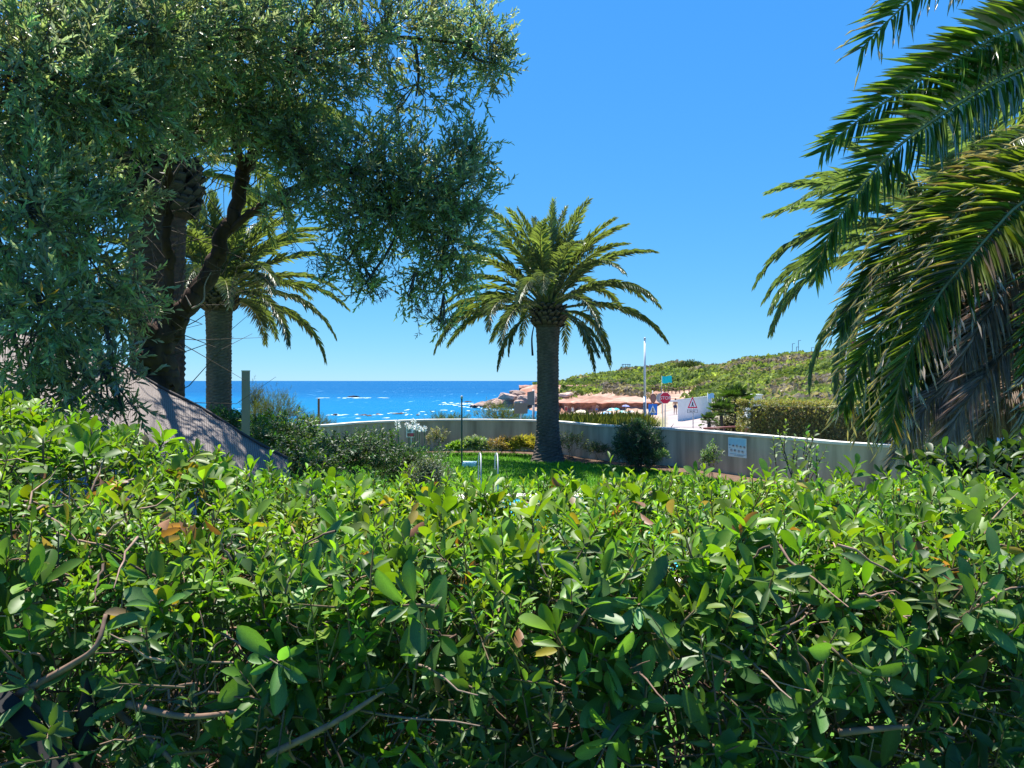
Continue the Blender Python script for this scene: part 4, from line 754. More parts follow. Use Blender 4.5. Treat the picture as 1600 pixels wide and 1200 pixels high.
shrub('wall_plant', 'lime green clump at the wall left of the shower', pc(714, 702, 21.6), (.22, .2, .14), 60, (.14, .2), .3, (.10, .20, .02), (.20, .32, .03), cat='plant', sl=.06, up=1.0, stems=2)
shrub('wall_plant', 'pale leafy plant just right of the shower pole', pc(742, 700, 21.6), (.33, .25, .24), 110, (.12, .18), .25, (.07, .13, .05), (.17, .24, .12), cat='plant', sl=.08, up=.9, stems=3)
shrub('wall_plant', 'reddish green low plants at the wall near the ladder', pc(786, 701, 21.6), (.42, .3, .22), 150, (.10, .17), .22, (.08, .10, .03), (.22, .15, .05), cat='plant', sl=.09, up=.9, stems=3)
shrub('wall_plant', 'straw yellow spiky plant left of the palm trunk', pc(820, 699, 21.4), (.36, .25, .22), 120, (.20, .30), .10, (.20, .19, .05), (.34, .30, .08), tm=L_SLIM, cat='plant', sl=.06, up=1.1, stems=2)
shrub('wall_plant', 'thin airy plant just right of the palm trunk', pc(893, 700, 20.5), (.40, .25, .33), 60, (.08, .13), .25, (.09, .13, .04), (.2, .24, .09), cat='plant', sl=.14, up=1.2, stems=8)
shrub('wall_plant', 'dark wispy plant between the thin plant and round bush', pc(934, 708, 19.8), (.32, .25, .18), 60, (.08, .13), .2, (.05, .07, .03), (.1, .14, .05), cat='plant', sl=.12, up=1.2, stems=6)
shrub('wall_plant', 'twiggy dry plant against the wall beside the small notice', pc(683, 690, 21.8), (.25, .2, .32), 70, (.06, .10), .35, (.09, .10, .05), (.19, .19, .11), cat='plant', sl=.12, up=1.2, stems=8)
shrub('wall_plant', 'green seedling shrub under the wall left of the rules board', pc(1110, 722, 16.3), (.22, .2, .26), 60, (.07, .11), .28, (.05, .11, .04), (.12, .2, .08), cat='plant', sl=.12, up=1.4, stems=6)
shrub('wall_plant', 'small leafy plant at the foot of the round bush', pc(1034, 715, 17.0), (.14, .14, .14), 40, (.06, .09), .35, (.05, .11, .03), (.12, .2, .06), cat='plant', sl=.08, up=1, stems=3)
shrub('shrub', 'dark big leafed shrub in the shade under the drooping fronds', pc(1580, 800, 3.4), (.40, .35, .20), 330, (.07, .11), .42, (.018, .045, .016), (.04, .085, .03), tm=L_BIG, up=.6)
shrub('shrub', 'young hedge shoots rising in front of the wall beside the board', pc(1240, 735, 2.6), (.10, .06, .09), 14, (.02, .03), .5, (.05, .11, .04), (.12, .19, .07), nl=10, sl=.09, up=2.2, stems=0, zb=1.6)
# white agapanthus flowers
ag = thing('flowering_plant', 'tall white flower heads on thin stems before the wall', 'flower', pc(640, 760, 13))
fl = Acc()
for (x, y) in ((621, 661), (622, 668), (640, 667), (646, 658), (648, 668), (652, 665), (655, 670), (663, 670), (637, 664)):
    d = 13 + rng.uniform(-.3, .3); c = P(x, y, d); a = Acc(); a.tube(smooth_path([(c[0] * .9 - .1, d, 0), (c[0] * .97 - .03, d, c[2] * .6), c], 8), .006, 5, (.07, .13, .04)); a.build('stem', M['matte'], ag, True)
    a = Acc(); n = 44; u = rdir(n); put_leaves(a, L_SLIM, c + u * .02, u, rdir(n), .045, .02, np.tile([.8, .8, .76], (n, 1))); a.build('flower_head', M['matte'], ag)
n = 40; a = Acc(); b0 = np.array([[P(640, 595, 13)[0] + rng.normal(0, .15), 13 + rng.normal(0, .12), .02] for _ in range(n)]); put_leaves(a, L_BLADE, b0, rdir(n) * .5 + np.array([0, 0, 1.]), rdir(n), .5, .03, np.tile([.06, .13, .03], (n, 1))); a.build('foliage', M['leaf'], ag, kind='stuff')
# small notice on a stake
nt_ = thing('notice', 'small white and red notice on a stake among the flowers', 'sign', pc(642, 740, 14)); c = P(641.5, 675.5, 14)
a = Acc(); a.box(c, (.155, .008, .185), C=(.72, .7, .68)); a.build('plate', M['plain'], nt_)
a = Acc(); a.box(c + np.array([.006, -.006, -.045]), (.13, .004, .062), C=(.42, .06, .09)); a.build('red_panel', M['plain'], nt_)
a = Acc(); a.box(c + np.array([-.02, -.006, .03]), (.07, .004, .05), C=(.25, .27, .3)); a.build('printed_mark', M['plain'], nt_)
a = Acc(); a.box((c[0] + .01, c[1] + .014, c[2] / 2), (.016, .016, c[2]), C=(.5, .5, .48)); a.build('stake', M['plain'], nt_)

# pool rules board on the wall
def wall_frame(x):
    X_ = (x - 800) / FPX; k = np.argmin(np.abs(wxy[:, 0] - X_ * wxy[:, 1])); t = tg[k]
    return wxy[k], np.array([t[0], t[1], 0]), np.array([nn[k][0], nn[k][1], 0])
wp, wt, wn = wall_frame(1151.5); 
if wt[0] < 0: wt = -wt
if wn[1] > 0: wn = -wn
base = np.array([wp[0], wp[1], 0]) + wn * .105; d0 = wp[1]; zt = EYE - (684 - HY) / FPX * d0; zb_ = EYE - (714 - HY) / FPX * d0; cz = (zt + zb_) / 2; hh = zt - zb_; ww = 34 / FPX * d0 / abs(wt[0] * 1.0)
ww = 34 / FPX * d0 * 1.12
rb = thing('rules_board', 'pale blue pool rules board with round pictograms on the wall', 'sign', base + np.array([0, 0, cz - hh / 2]))
def on_board(acc, u, v, w_, h_, col, off, poly=None):
    o_ = base + np.array([0, 0, cz]) + wn * off + wt * (u * ww) + np.array([0, 0, v * hh])
    if poly is None: poly = [(-.5, -.5), (.5, -.5), (.5, .5), (-.5, .5)]
    acc.prism(np.array(poly) * np.array([w_ * ww, h_ * hh]), o_, wt, (0, 0, 1), wn * .004, col)
a = Acc(); on_board(a, 0, 0, 1, 1, (.75, .84, .86), 0); a.build('board', M['plain'], rb)
a = Acc(); on_board(a, 0, .27, .94, .38, (.38, .66, .80), .004); a.build('blue_field', M['plain'], rb)
circ = [(.5 * math.cos(t), .5 * math.sin(t)) for t in np.linspace(0, 2 * PI, 20, endpoint=False)]
for q, (u, v, dark) in enumerate([(-.2, .08, .05), (0, .08, .16), (.2, .06, .15), (.4, .05, .1), (-.31, -.16, .28), (-.11, -.16, .03), (.1, -.18, .3), (.30, -.2, .12)]):
    a = Acc(); on_board(a, u, v, .165, .17, (.60, .58, .60), .0055, circ); ob = a.build('pictogram', M['plain'], rb)
    a = Acc(); cdk = (dark * .8, dark, dark) if q != 7 else (.08, .16, .06); on_board(a, u - .005, v + .01, .09, .055, cdk, .0105, [(-.5, .2), (-.1, -.5), (.5, -.3), (.3, .5), (-.2, .5)]); a.build('pictogram_mark', M['plain'], ob)
a = Acc(); on_board(a, -.4, .10, .10, .09, (.12, .22, .36), .0105, [(-.5, .5), (.5, .5), (0, -.5)]); a.build('logo_mark', M['plain'], rb)
a = Acc(); on_board(a, -.40, -.04, .09, .02, (.15, .35, .45), .0105); a.build('printed_line', M['plain'], rb)
for (u, v, w_) in ((-.22, -.345, .36), (.24, -.37, .46), (0.1, -.425, .5)):
    a = Acc(); on_board(a, u, v, w_, .022, (.36, .42, .46), .0105); a.build('printed_line', M['plain'], rb)

# ------------------------------------------------------------------ beyond the wall: street furniture
def gz(x, d): return float(terrain_z((x - 800) / FPX * d, d))
def post_to(root, x, d, ytop, r_, col, name='post', yb=None):
    c = P(x, ytop, d); a = Acc(); a.tube([(c[0], d, gz(x, d) - .1), (c[0], d, c[2])], r_, 8, col); a.build(name, M['plain'], root, True); return c
def text_mesh(s, size, loc, mat, parent, name='lettering'):
    cu = bpy.data.curves.new(name, 'FONT'); cu.body = s; cu.size = size; cu.align_x = 'CENTER'; cu.align_y = 'CENTER'; cu.extrude = .003
    to = bpy.data.objects.new(name, cu); COL.objects.link(to); dg = bpy.context.evaluated_depsgraph_get(); dg.update(); me = bpy.data.meshes.new_from_object(to.evaluated_get(dg)); bpy.data.objects.remove(to)
    me.materials.clear(); me.materials.append(mat); return link(name, me, parent, M=Matrix.Translation(loc) @ Matrix.Rotation(PI / 2, 4, 'X'))
M['white_paint'] = surf('white_paint', (.78, .78, .76), .45, 10, .04)
d = 50.; S = d / FPX
def polyreg(n, r_, ph=0): return [(r_ * math.cos(ph + 2 * PI * k / n), r_ * math.sin(ph + 2 * PI * k / n)) for k in range(n)]
ux, uz, fr_ = np.array([1., 0, 0]), np.array([0, 0, 1.]), np.array([0, -.012, 0])
# stop sign
c = P(1039.5, 622, d); st = thing('stop_sign', 'red octagonal stop sign on a grey post beyond the wall', 'road sign', (c[0], d, gz(1039.5, d)))
a = Acc(); a.tube([(c[0], d + .05, gz(1039.5, d) - .1), (c[0], d + .05, c[2] + .3)], .04, 8, (.45, .45, .45)); a.build('post', M['plain'], st, True)
a = Acc(); a.prism(polyreg(8, 9.3 * S * 1.0, PI / 8), c, ux, uz, -fr_, (.75, .75, .73)); a.build('white_border', M['plain'], st)
a = Acc(); a.prism(polyreg(8, 8.8 * S, PI / 8), c + np.array([0, -.002, 0]), ux, uz, fr_, (.72, .02, .06)); a.build('red_face', M['plain'], st)
text_mesh('STOP', .30, (c[0], d - .018, c[2]), M['white_paint'], st)
c = P(1033, 622, 53); bs_ = thing('round_sign', 'grey back of a round sign just behind the stop sign', 'road sign', (c[0], 53, gz(1033, 53)))
a = Acc(); a.prism(polyreg(22, 8 * 53 / FPX), c, ux, uz, fr_, (.40, .36, .36)); a.build('disc', M['plain'], bs_); post_to(bs_, 1035.5, 53.1, 612, .035, (.5, .5, .5))
# crossing sign with brown disc above
c = P(1020, 640, d); cs = thing('crossing_sign', 'blue square pedestrian crossing sign with faded round red sign above', 'road sign', (c[0], d, gz(1020, d)))
a = Acc(); a.tube([(c[0], d + .05, gz(1020, d) - .1), (c[0], d + .05, c[2] + 30 * S)], .035, 8, (.42, .40, .40)); a.build('post', M['plain'], cs, True)
a = Acc(); h_ = 7 * S; a.prism([(-h_, -h_ * 1.25), (h_, -h_ * 1.25), (h_, h_ * 1.25), (-h_, h_ * 1.25)], c, ux, uz, fr_, (.02, .20, .72)); a.build('blue_face', M['plain'], cs)
a = Acc(); a.prism([(-h_ * .78, -h_ * .72), (h_ * .78, -h_ * .72), (0, h_ * 1.0)], c + np.array([0, -.014, 0]), ux, uz, fr_, (.78, .78, .76)); a.build('white_triangle', M['plain'], cs)
a = Acc(); q0 = c + np.array([0, -.028, 0]); K = (.03, .03, .035)
a.prism(polyreg(10, h_ * .13), q0 + np.array([0, 0, h_ * .22]), ux, uz, fr_ * .3, K); a.prism([(-.1 * h_, -.25 * h_), (.12 * h_, -.25 * h_), (.1 * h_, .1 * h_), (-.1 * h_, .1 * h_)], q0, ux, uz, fr_ * .3, K)
a.prism([(-.36 * h_, -.62 * h_), (-.2 * h_, -.62 * h_), (.08 * h_, -.22 * h_), (-.1 * h_, -.22 * h_)], q0, ux, uz, fr_ * .3, K); a.prism([(.2 * h_, -.62 * h_), (.36 * h_, -.62 * h_), (.12 * h_, -.22 * h_), (-.06 * h_, -.22 * h_)], q0, ux, uz, fr_ * .3, K); a.build('walking_figure', M['plain'], cs)
c2 = P(1020.5, 622.5, d); a = Acc(); a.prism([(4.6 * S * math.cos(t), 7.4 * S * math.sin(t)) for t in np.linspace(0, 2 * PI, 22, endpoint=False)], c2, ux, uz, fr_, (.33, .10, .07)); ds = a.build('round_plate', M['plain'], cs)
a = Acc(); a.prism([(3.3 * S * math.cos(t), 5.6 * S * math.sin(t)) for t in np.linspace(0, 2 * PI, 22, endpoint=False)], c2 + np.array([0, -.014, 0]), ux, uz, fr_, (.37, .17, .13)); a.build('faded_centre', M['plain'], ds)
# warning triangle
c = P(1082, 630.5, d); wt_ = thing('warning_sign', 'white warning triangle with red border and small plate below', 'road sign', (c[0], d, gz(1082, d)))
a = Acc(); a.tube([(c[0] + .05, d + .05, gz(1082, d) - .1), (c[0] + .05, d + .05, c[2] + .3)], .038, 8, (.5, .5, .5)); a.build('post', M['plain'], wt_, True)
tri = np.array([(-7.8, -7.2), (7.8, -7.2), (0, 11.2)]) * S; ctr = np.array([0, -1.0]) * S
a = Acc(); a.prism(tri, c, ux, uz, fr_, (.75, .03, .09)); a.build('red_border', M['plain'], wt_)
a = Acc(); a.prism((tri - ctr) * .68 + ctr, c + np.array([0, -.013, 0]), ux, uz, fr_, (.88, .88, .88)); a.build('white_face', M['plain'], wt_)
a = Acc(); q0 = c + np.array([0, -.027, 0]); a.prism(polyreg(10, .9 * S), q0 + np.array([0, 0, 1.6 * S]), ux, uz, fr_ * .3, K); a.prism(np.array([(-.9, -1.6), (1, -1.6), (.8, 1), (-.7, 1)]) * S, q0, ux, uz, fr_ * .3, K)
a.prism(np.array([(-2.2, -4.6), (-1.2, -4.6), (.7, -1.5), (-.8, -1.5)]) * S, q0, ux, uz, fr_ * .3, K); a.prism(np.array([(1.2, -4.6), (2.2, -4.6), (.9, -1.5), (-.5, -1.5)]) * S, q0, ux, uz, fr_ * .3, K); a.build('walking_figure', M['plain'], wt_)
c3 = P(1082, 642.5, d); a = Acc(); a.prism(np.array([(-8.3, -2.6), (8.3, -2.6), (8.3, 2.6), (-8.3, 2.6)]) * S, c3, ux, uz, fr_, (.16, .17, .2)); pl = a.build('plate', M['plain'], wt_)
a = Acc(); a.prism(np.array([(-7.6, -2.0), (7.6, -2.0), (7.6, 2.0), (-7.6, 2.0)]) * S, c3 + np.array([0, -.013, 0]), ux, uz, fr_, (.72, .73, .74)); a.build('plate_face', M['plain'], pl)
a = Acc(); a.prism(np.array([(-3.6, -.5), (-1, -.5), (-1, .5), (-3.6, .5)]) * S, c3 + np.array([0, -.026, 0]), ux, uz, fr_ * .3, K); a.prism(np.array([(-4.8, 0), (-3.4, -.95), (-3.4, .95)]) * S, c3 + np.array([0, -.026, 0]), ux, uz, fr_ * .3, K); a.prism(np.array([(.2, -.5), (3.6, -.5), (3.6, .5), (.2, .5)]) * S, c3 + np.array([0, -.026, 0]), ux, uz, fr_ * .3, K); a.build('printed_arrow', M['plain'], pl)
# lamp column
d = 44.; c = P(1007.5, 530, d); lp = thing('lamp_column', 'tall white lamp column rising into the palm fronds', 'lamp post', (c[0], d, gz(1007.5, d)))
g0 = gz(1007.5, d); a = Acc(); a.tube([(c[0], d, g0 - .1), (c[0], d, 1.2)], .085, 10, (.72, .72, .72)); a.tube([(c[0], d, 1.2), (c[0], d, c[2] - .05)], [.075, .05], 10, (.72, .72, .72)); a.build('column', M['plain'], lp, True)
a = Acc(); a.box((c[0] - .04, d - .09, .55), (.13, .06, .65), C=(.25, .28, .30)); a.build('service_hatch', M['plain'], lp)
a = Acc(); a.lathe([(.001, .12), (.06, .09), (.07, 0), (.05, -.06)], (c[0], d, c[2]), 12, (.6, .6, .6)); a.build('lamp_head', M['plain'], lp)
# sign backs by the palm
d = 29.; c = P(814, 638, d); s1 = thing('sign_back', 'brown grey back of a rectangular sign left of the palm trunk', 'sign', (c[0], d, gz(814, d)))
a = Acc(); a.box(c, (.50, .02, .40), C=(.21, .19, .17)); a.build('panel', M['plain'], s1); post_to(s1, 814, d + .04, 628, .022, (.25, .25, .24))
c = P(830, 622, d + 2); s2 = thing('sign_back', 'tall narrow grey sign with pale post against the palm trunk', 'sign', (c[0], d + 2, gz(830, d + 2)))
a = Acc(); a.prism([(-.16, -.26), (.13, -.3), (.13, .3), (-.16, .24)], c, ux, uz, fr_ * 1.5, (.25, .23, .22)); a.build('panel', M['plain'], s2); post_to(s2, 833.5, d + 2.05, 608, .05, (.48, .42, .40))
c = P(498, 623, 26); s3 = thing('post', 'thin grey wooden post beyond the wall in front of the sea', 'post', (c[0], 26, gz(498, 26)))
a = Acc(); a.box((c[0], 26, (c[2] - 1) / 2), (.07, .07, c[2] + 1), .2); a.build('shaft', M['wood'], s3); a = Acc(); a.box((c[0], 26, c[2]+.004), (.08, .08, .012), .2); a.build('cap', M['wood'], s3)
# blue flags / small post sign
for (x, y, w_, d, lab) in ((1110.5, 618.5, 10, 62., 'pale blue small flag left of the fan palms'), (1133, 616.5, 8, 58., 'pale blue small flag above the grey notice post')):
    c = P(x, y, d); S_ = d / FPX; fl = thing('flag', lab, 'flag', (c[0], d, gz(x, d)), 'small pale blue flags')
    a = Acc(); gxx = np.linspace(-.5, .5, 7); V = []; 
    for u in gxx:
        for v in (-.5, -.17, .17, .5): V.append((c[0] + u * w_ * S_, d + .05 * math.sin(u * 9), c[2] + (v * 7.5 + .8 * math.sin(u * 7)) * S_))
    i, j = np.meshgrid(np.arange(6), np.arange(3), indexing='ij'); b = (i * 4 + j).ravel(); a.quads(V, np.stack([b, b + 4, b + 5, b + 1], 1), (.28, .52, .72)); ob = a.build('cloth', M['cloth'], fl); ob.modifiers.new('t', 'SOLIDIFY').thickness = .01
    post_to(fl, x - w_ * .5, d, y - 5, .02, (.5, .5, .5), 'pole')
d = 48.; c = P(1133.5, 632, d); s4 = thing('notice_post', 'grey notice on a steel post before the fan palms', 'sign', (c[0], d, gz(1133.5, d))); a = Acc(); a.box(c, (.42, .02, .40), C=(.36, .37, .42)); a.build('panel', M['plain'], s4); post_to(s4, 1132.5, d + .05, 624, .035, (.5, .49, .47))
# rusty rail barrier
d = 40.; br_ = thing('barrier_rail', 'low rusty red rail barrier under the fan palms', 'barrier', P(1133, 690, d)); p0 = P(1099, 669.5, d); p1 = P(1163, 666, d)
a = Acc(); a.tube([p0, p1], .05, 6, (.22, .075, .06)); a.build('rail', M['plain'], br_, True)
for x in (1102, 1132, 1161):
    a = Acc(); zt_ = EYE - (668 - HY) / FPX * d; X_ = (x - 800) / FPX * d; a.tube([(X_, d + .02, gz(x, d) - .1), (X_, d + .02, zt_)], .045, 6, (.20, .075, .06)); a.build('post', M['plain'], br_, True)
# sloping terracotta parapet
d = 33.; pr = thing('low_wall', 'short sloping terracotta wall with pale top by the clipped hedge', 'wall', P(1178, 690, d)); pts_ = [(1161, 667.5), (1172, 670), (1186, 675), (1200, 681)]
V = [P(x, y, d) for x, y in pts_]; a = Acc()
for q in range(3): 
    A_, B_ = V[q], V[q + 1]; vs = [(A_[0], d, -1.2), (B_[0], d, -1.2), B_, A_]; vs += [(v[0], d + .35, v[2]) for v in vs]
    a.quads(vs, [[0, 1, 2, 3], [4, 7, 6, 5], [3, 2, 6, 7], [0, 3, 7, 4], [1, 5, 6, 2]], (.42, .23, .16))
a.build('wall_body', M['matte'], pr); a = Acc()
for q in range(3):
    A_, B_ = V[q] + np.array([0, 0, .004]), V[q + 1] + np.array([0, 0, .004]); vs = [(A_[0], d - .04, A_[2]), (B_[0], d - .04, B_[2]), (B_[0], d + .39, B_[2]), (A_[0], d + .39, A_[2])]; vs += [(v[0], v[1], v[2] + .06) for v in vs]
    a.quads(vs, [[0, 3, 2, 1], [4, 5, 6, 7], [0, 1, 5, 4], [2, 3, 7, 6], [0, 4, 7, 3], [1, 2, 6, 5]], (.6, .52, .44))
a.build('coping', M['matte'], pr)
# white low buildings
d = 66.; c0 = P(1059, 626, d); c1 = P(1140, 624, d); wb = thing('white_wall', 'white rendered boundary wall beside the gravel road', 'wall', (c0[0], d, gz(1060, d)))
a = Acc(); g0 = -1.9; vs = [(c0[0], d, g0), (c1[0], d + 6, g0), (c1[0], d + 6, c1[2] + .12), (c0[0], d, c0[2])]; vs += [(v[0] + .1, v[1] + .3, v[2]) for v in vs]
a.quads(vs, [[0, 1, 2, 3], [4, 7, 6, 5], [3, 2, 6, 7], [0, 3, 7, 4], [1, 5, 6, 2]]); a.build('wall_body', M['white'], wb)
a = Acc(); vs = [(c0[0] - .1, d - .06, c0[2] + .004), (c1[0] + .05, d + 5.95, c1[2] + .124), (c1[0] + .15, d + 6.4, c1[2] + .124), (c0[0] + .1, d + .4, c0[2] + .004)]; vs += [(v[0], v[1], v[2] + .09) for v in vs]
a.quads(vs, [[0, 3, 2, 1], [4, 5, 6, 7], [0, 1, 5, 4], [2, 3, 7, 6], [0, 4, 7, 3], [1, 2, 6, 5]]); a.build('coping', M['white'], wb)
c0 = P(1045, 625, 84); a = Acc(); a.box((P(1053, 0, 84)[0], 84, c0[2] - .1), (1.6, .5, .2)); a.build('end_block', M['white'], wb)
d = 60.; c = P(1179, 625, d); kb = thing('white_hut', 'small flat roofed white hut behind the clipped hedge', 'hut', (c[0], d, gz(1179, d)))
a = Acc(); a.box((c[0], d + .6, c[2] - .75), (1.15, 1.2, 2.2)); a.build('wall', M['white'], kb); a = Acc(); a.box((c[0], d + .6, c[2] + .40), (1.3, 1.35, .09)); a.build('roof', M['white'], kb)
a = Acc(); a.box((c[0] + .35, d - .012, c[2] - .15), (.10, .02, .26), C=(.12, .12, .14)); a.build('window', M['plain'], kb)
# clipped hedge beyond the wall
d = 31.; ch = thing('clipped_hedge', 'square clipped olive green hedge beyond the wall', 'hedge', (P(1260, 0, d)[0], d, gz(1260, d)))
x0, x1 = P(1166, 0, d)[0], P(1720, 0, d - 7)[0]; zt_ = EYE - (630.5 - HY) / FPX * d; a = Acc()
u = np.array([x1 - x0, -7.]); Lh = np.linalg.norm(u); u /= Lh; v = np.array([-u[1], u[0]]) * 1.0
if v[1] < 0: v = -v
core = Acc(); cxy = np.array([x0, d]) + u * Lh / 2 + v * .65; core.box((cxy[0], cxy[1], (zt_ - 1.2) / 2 - .06), (Lh - .25, 1.05, zt_ + 1.1), math.atan2(u[1], u[0]), (.09, .09, .038)); core.build('core', M['matte'], ch)
n = 8000; s_ = rng.uniform(0, Lh, n); w_ = rng.random(n); onf = rng.random(n) < .62; zz = np.where(onf, rng.uniform(-1.0, zt_, n), zt_ + rng.normal(0, .04, n)); ww_ = np.where(onf, rng.normal(0, .05, n) + .05, rng.uniform(0, 1.3, n))
Pp = np.c_[x0 + u[0] * s_ + v[0] * ww_, d + u[1] * s_ + v[1] * ww_, zz]; side = rng.random(n) < .08; Pp[side, 0] = x0 + rng.normal(0, .05, side.sum()); Pp[side, 1] = d + rng.uniform(0, 1.2, side.sum())
D = np.where(onf[:, None], np.array([-.2, -1, .5]), np.array([0, -.1, 1.])) + .6 * rdir(n)
hc = np.array([.20, .195, .07]) * np.exp(.3 * fbm(s_ * 1.3, zz * 1.3))[:, None]
shoots(a, Pp, D, .1, 6, (.07, .11), .45, L_SLIM, hc * .7, hc * 1.3, (75, 30)); a.build('foliage', M['leaf'], ch, kind='stuff')
# bushy fan palms
def fan_palm(label, x, y, d, size, nl_, seed, zb):
    r = np.random.default_rng(seed); c = P(x, y, d); root = thing('fan_palm', label, 'fan palm', (c[0], d, zb), 'fan palms by the barrier')
    a = Acc(); a.tube([(c[0], d, zb - .1), (c[0], d, c[2])], [.14, .10], 8, (.09, .07, .055)); a.build('stem', M['palm_bark'], root, True)
    for k in range(nl_):
        e = math.radians(r.uniform(-25, 85)); az = k * 2.4; D = np.array([math.cos(e) * math.cos(az), math.cos(e) * math.sin(az), math.sin(e)]); a = Acc(); tipc = c + D * size * r.uniform(.55, .8)
        a.tube([c, tipc], [.012, .008], 4, (.09, .12, .04)); Sd = nrm(np.cross(D, [0.1, 0.2, 1])); Nd = np.cross(Sd, D); m_ = 15; an = np.radians(np.linspace(-115, 115, m_))
        A_ = np.cos(an)[:, None] * D + np.sin(an)[:, None] * Sd + .15 * Nd; put_leaves(a, L_SLIM, np.tile(tipc, (m_, 1)), A_ + np.array([0, 0, -.12]), np.tile(Nd, (m_, 1)), size * .5, size * .06, np.array([.04, .085, .024]) * np.exp(r.normal(0, .25, (m_, 1)))); a.build('fan_leaf', M['palm_leaf'], root)
fan_palm('big fan palm whose crown rises beside the white hut', 1150, 628, 46, 1.05, 46, 1, gz(1150, 46))
fan_palm('middle fan palm leaning behind the notice post', 1127, 646, 45, .85, 36, 2, gz(1122, 45))
fan_palm('low fan palm at the left end of the rusty barrier', 1108, 660, 43, .55, 30, 3, gz(1108, 43))
shrub('shrub', 'dark brown undergrowth below the fan palms', (P(1140, 0, 47)[0], 47, -.9), (1.5, .6, .9), 420, (.10, .18), .4, (.05, .04, .025), (.08, .075, .04), up=.5, zb=gz(1140, 47))
# bushes and grass just beyond the wall
shrub('bush', 'feathery olive green bush beyond the wall beside the grey post', (P(425, 0, 30)[0], 30, .35), (1.25, 1.0, 1.15), 1500, (.06, .11), .16, (.045, .07, .018), (.12, .16, .035), tm=L_SLIM, nl=9, sl=.2, cat='bush', zb=-.95, up=.4, matl='scrub_leaf', rough=.2)
shrub('bush', 'smaller feathery bush at the sea end beside the thin post', (P(487, 0, 31)[0], 31, -.05), (.9, .8, .72), 900, (.06, .11), .16, (.045, .07, .018), (.11, .145, .035), tm=L_SLIM, nl=9, sl=.18, cat='bush', zb=-.95, up=.4, matl='scrub_leaf', rough=.2)
shrub('bush', 'tall thin bush top showing right beside the grey post', (P(398, 0, 31)[0], 31, 1.0), (.42, .4, .85), 420, (.06, .11), .16, (.05, .07, .02), (.12, .15, .035), tm=L_SLIM, nl=9, sl=.2, cat='bush', zb=-.95, up=.7, matl='scrub_leaf', rough=.25)
shrub('bush', 'low green bush beyond the wall left of the shower pole', (P(700, 0, 30)[0], 30, .30), (.95, .7, .46), 700, (.06, .10), .2, (.04, .075, .018), (.10, .16, .03), tm=L_SLIM, nl=8, sl=.16, cat='bush', zb=-1, up=.4, matl='scrub_leaf')
shrub('bush', 'bright green bush beyond the wall below the boulders', (P(783, 0, 33)[0], 33, .30), (1.15, .8, .78), 900, (.06, .11), .2, (.06, .09, .018), (.17, .21, .035), tm=L_SLIM, nl=8, sl=.18, cat='bush', zb=-1, up=.4, matl='scrub_leaf')
shrub('bush', 'low dark green bush under the sign backs', (P(822, 0, 31)[0], 31, .05), (.9, .7, .58), 520, (.06, .1), .2, (.04, .07, .018), (.11, .16, .03), tm=L_SLIM, nl=8, sl=.16, cat='bush', zb=-1, up=.4, matl='scrub_leaf')
shrub('bush', 'dark spiky bush between the lamp column and the crossing sign', (P(1000, 0, 43)[0], 43, -.6), (.6, .5, .55), 220, (.25, .4), .1, (.05, .07, .02), (.10, .13, .03), tm=L_SLIM, nl=8, sl=.12, cat='bush', zb=-1.1, up=.5, matl='scrub_leaf')
n = 9000; gx_ = rng.uniform(860, 1012, n); gd = rng.uniform(27, 46, n); gX = (gx_ - 800) / FPX * gd; gZ = -.75 - .01 * (gd - 27) + rng.uniform(0, .3, n) * 0; hgt = rng.uniform(.35, .85, n) * (1 + .4 * fbm(gX * .9, gd * .9)); g = Acc()
b0 = np.stack([gX, gd, np.full(n, -1.05)], 1); A_ = nrm(np.stack([rng.normal(0, .25, n), rng.normal(0, .25, n), np.ones(n)], 1)); put_leaves(g, L_SLIM, b0, A_, rdir(n), hgt + .9 - .015 * (gd - 27), .05, np.array([.17, .19, .04]) * np.exp(rng.normal(0, .28, (n, 1)))); o = g.build('tall_grass', M['scrub_leaf'], kind='stuff'); tag(o, 'yellow green tall grass and weeds beyond the wall', 'grass')

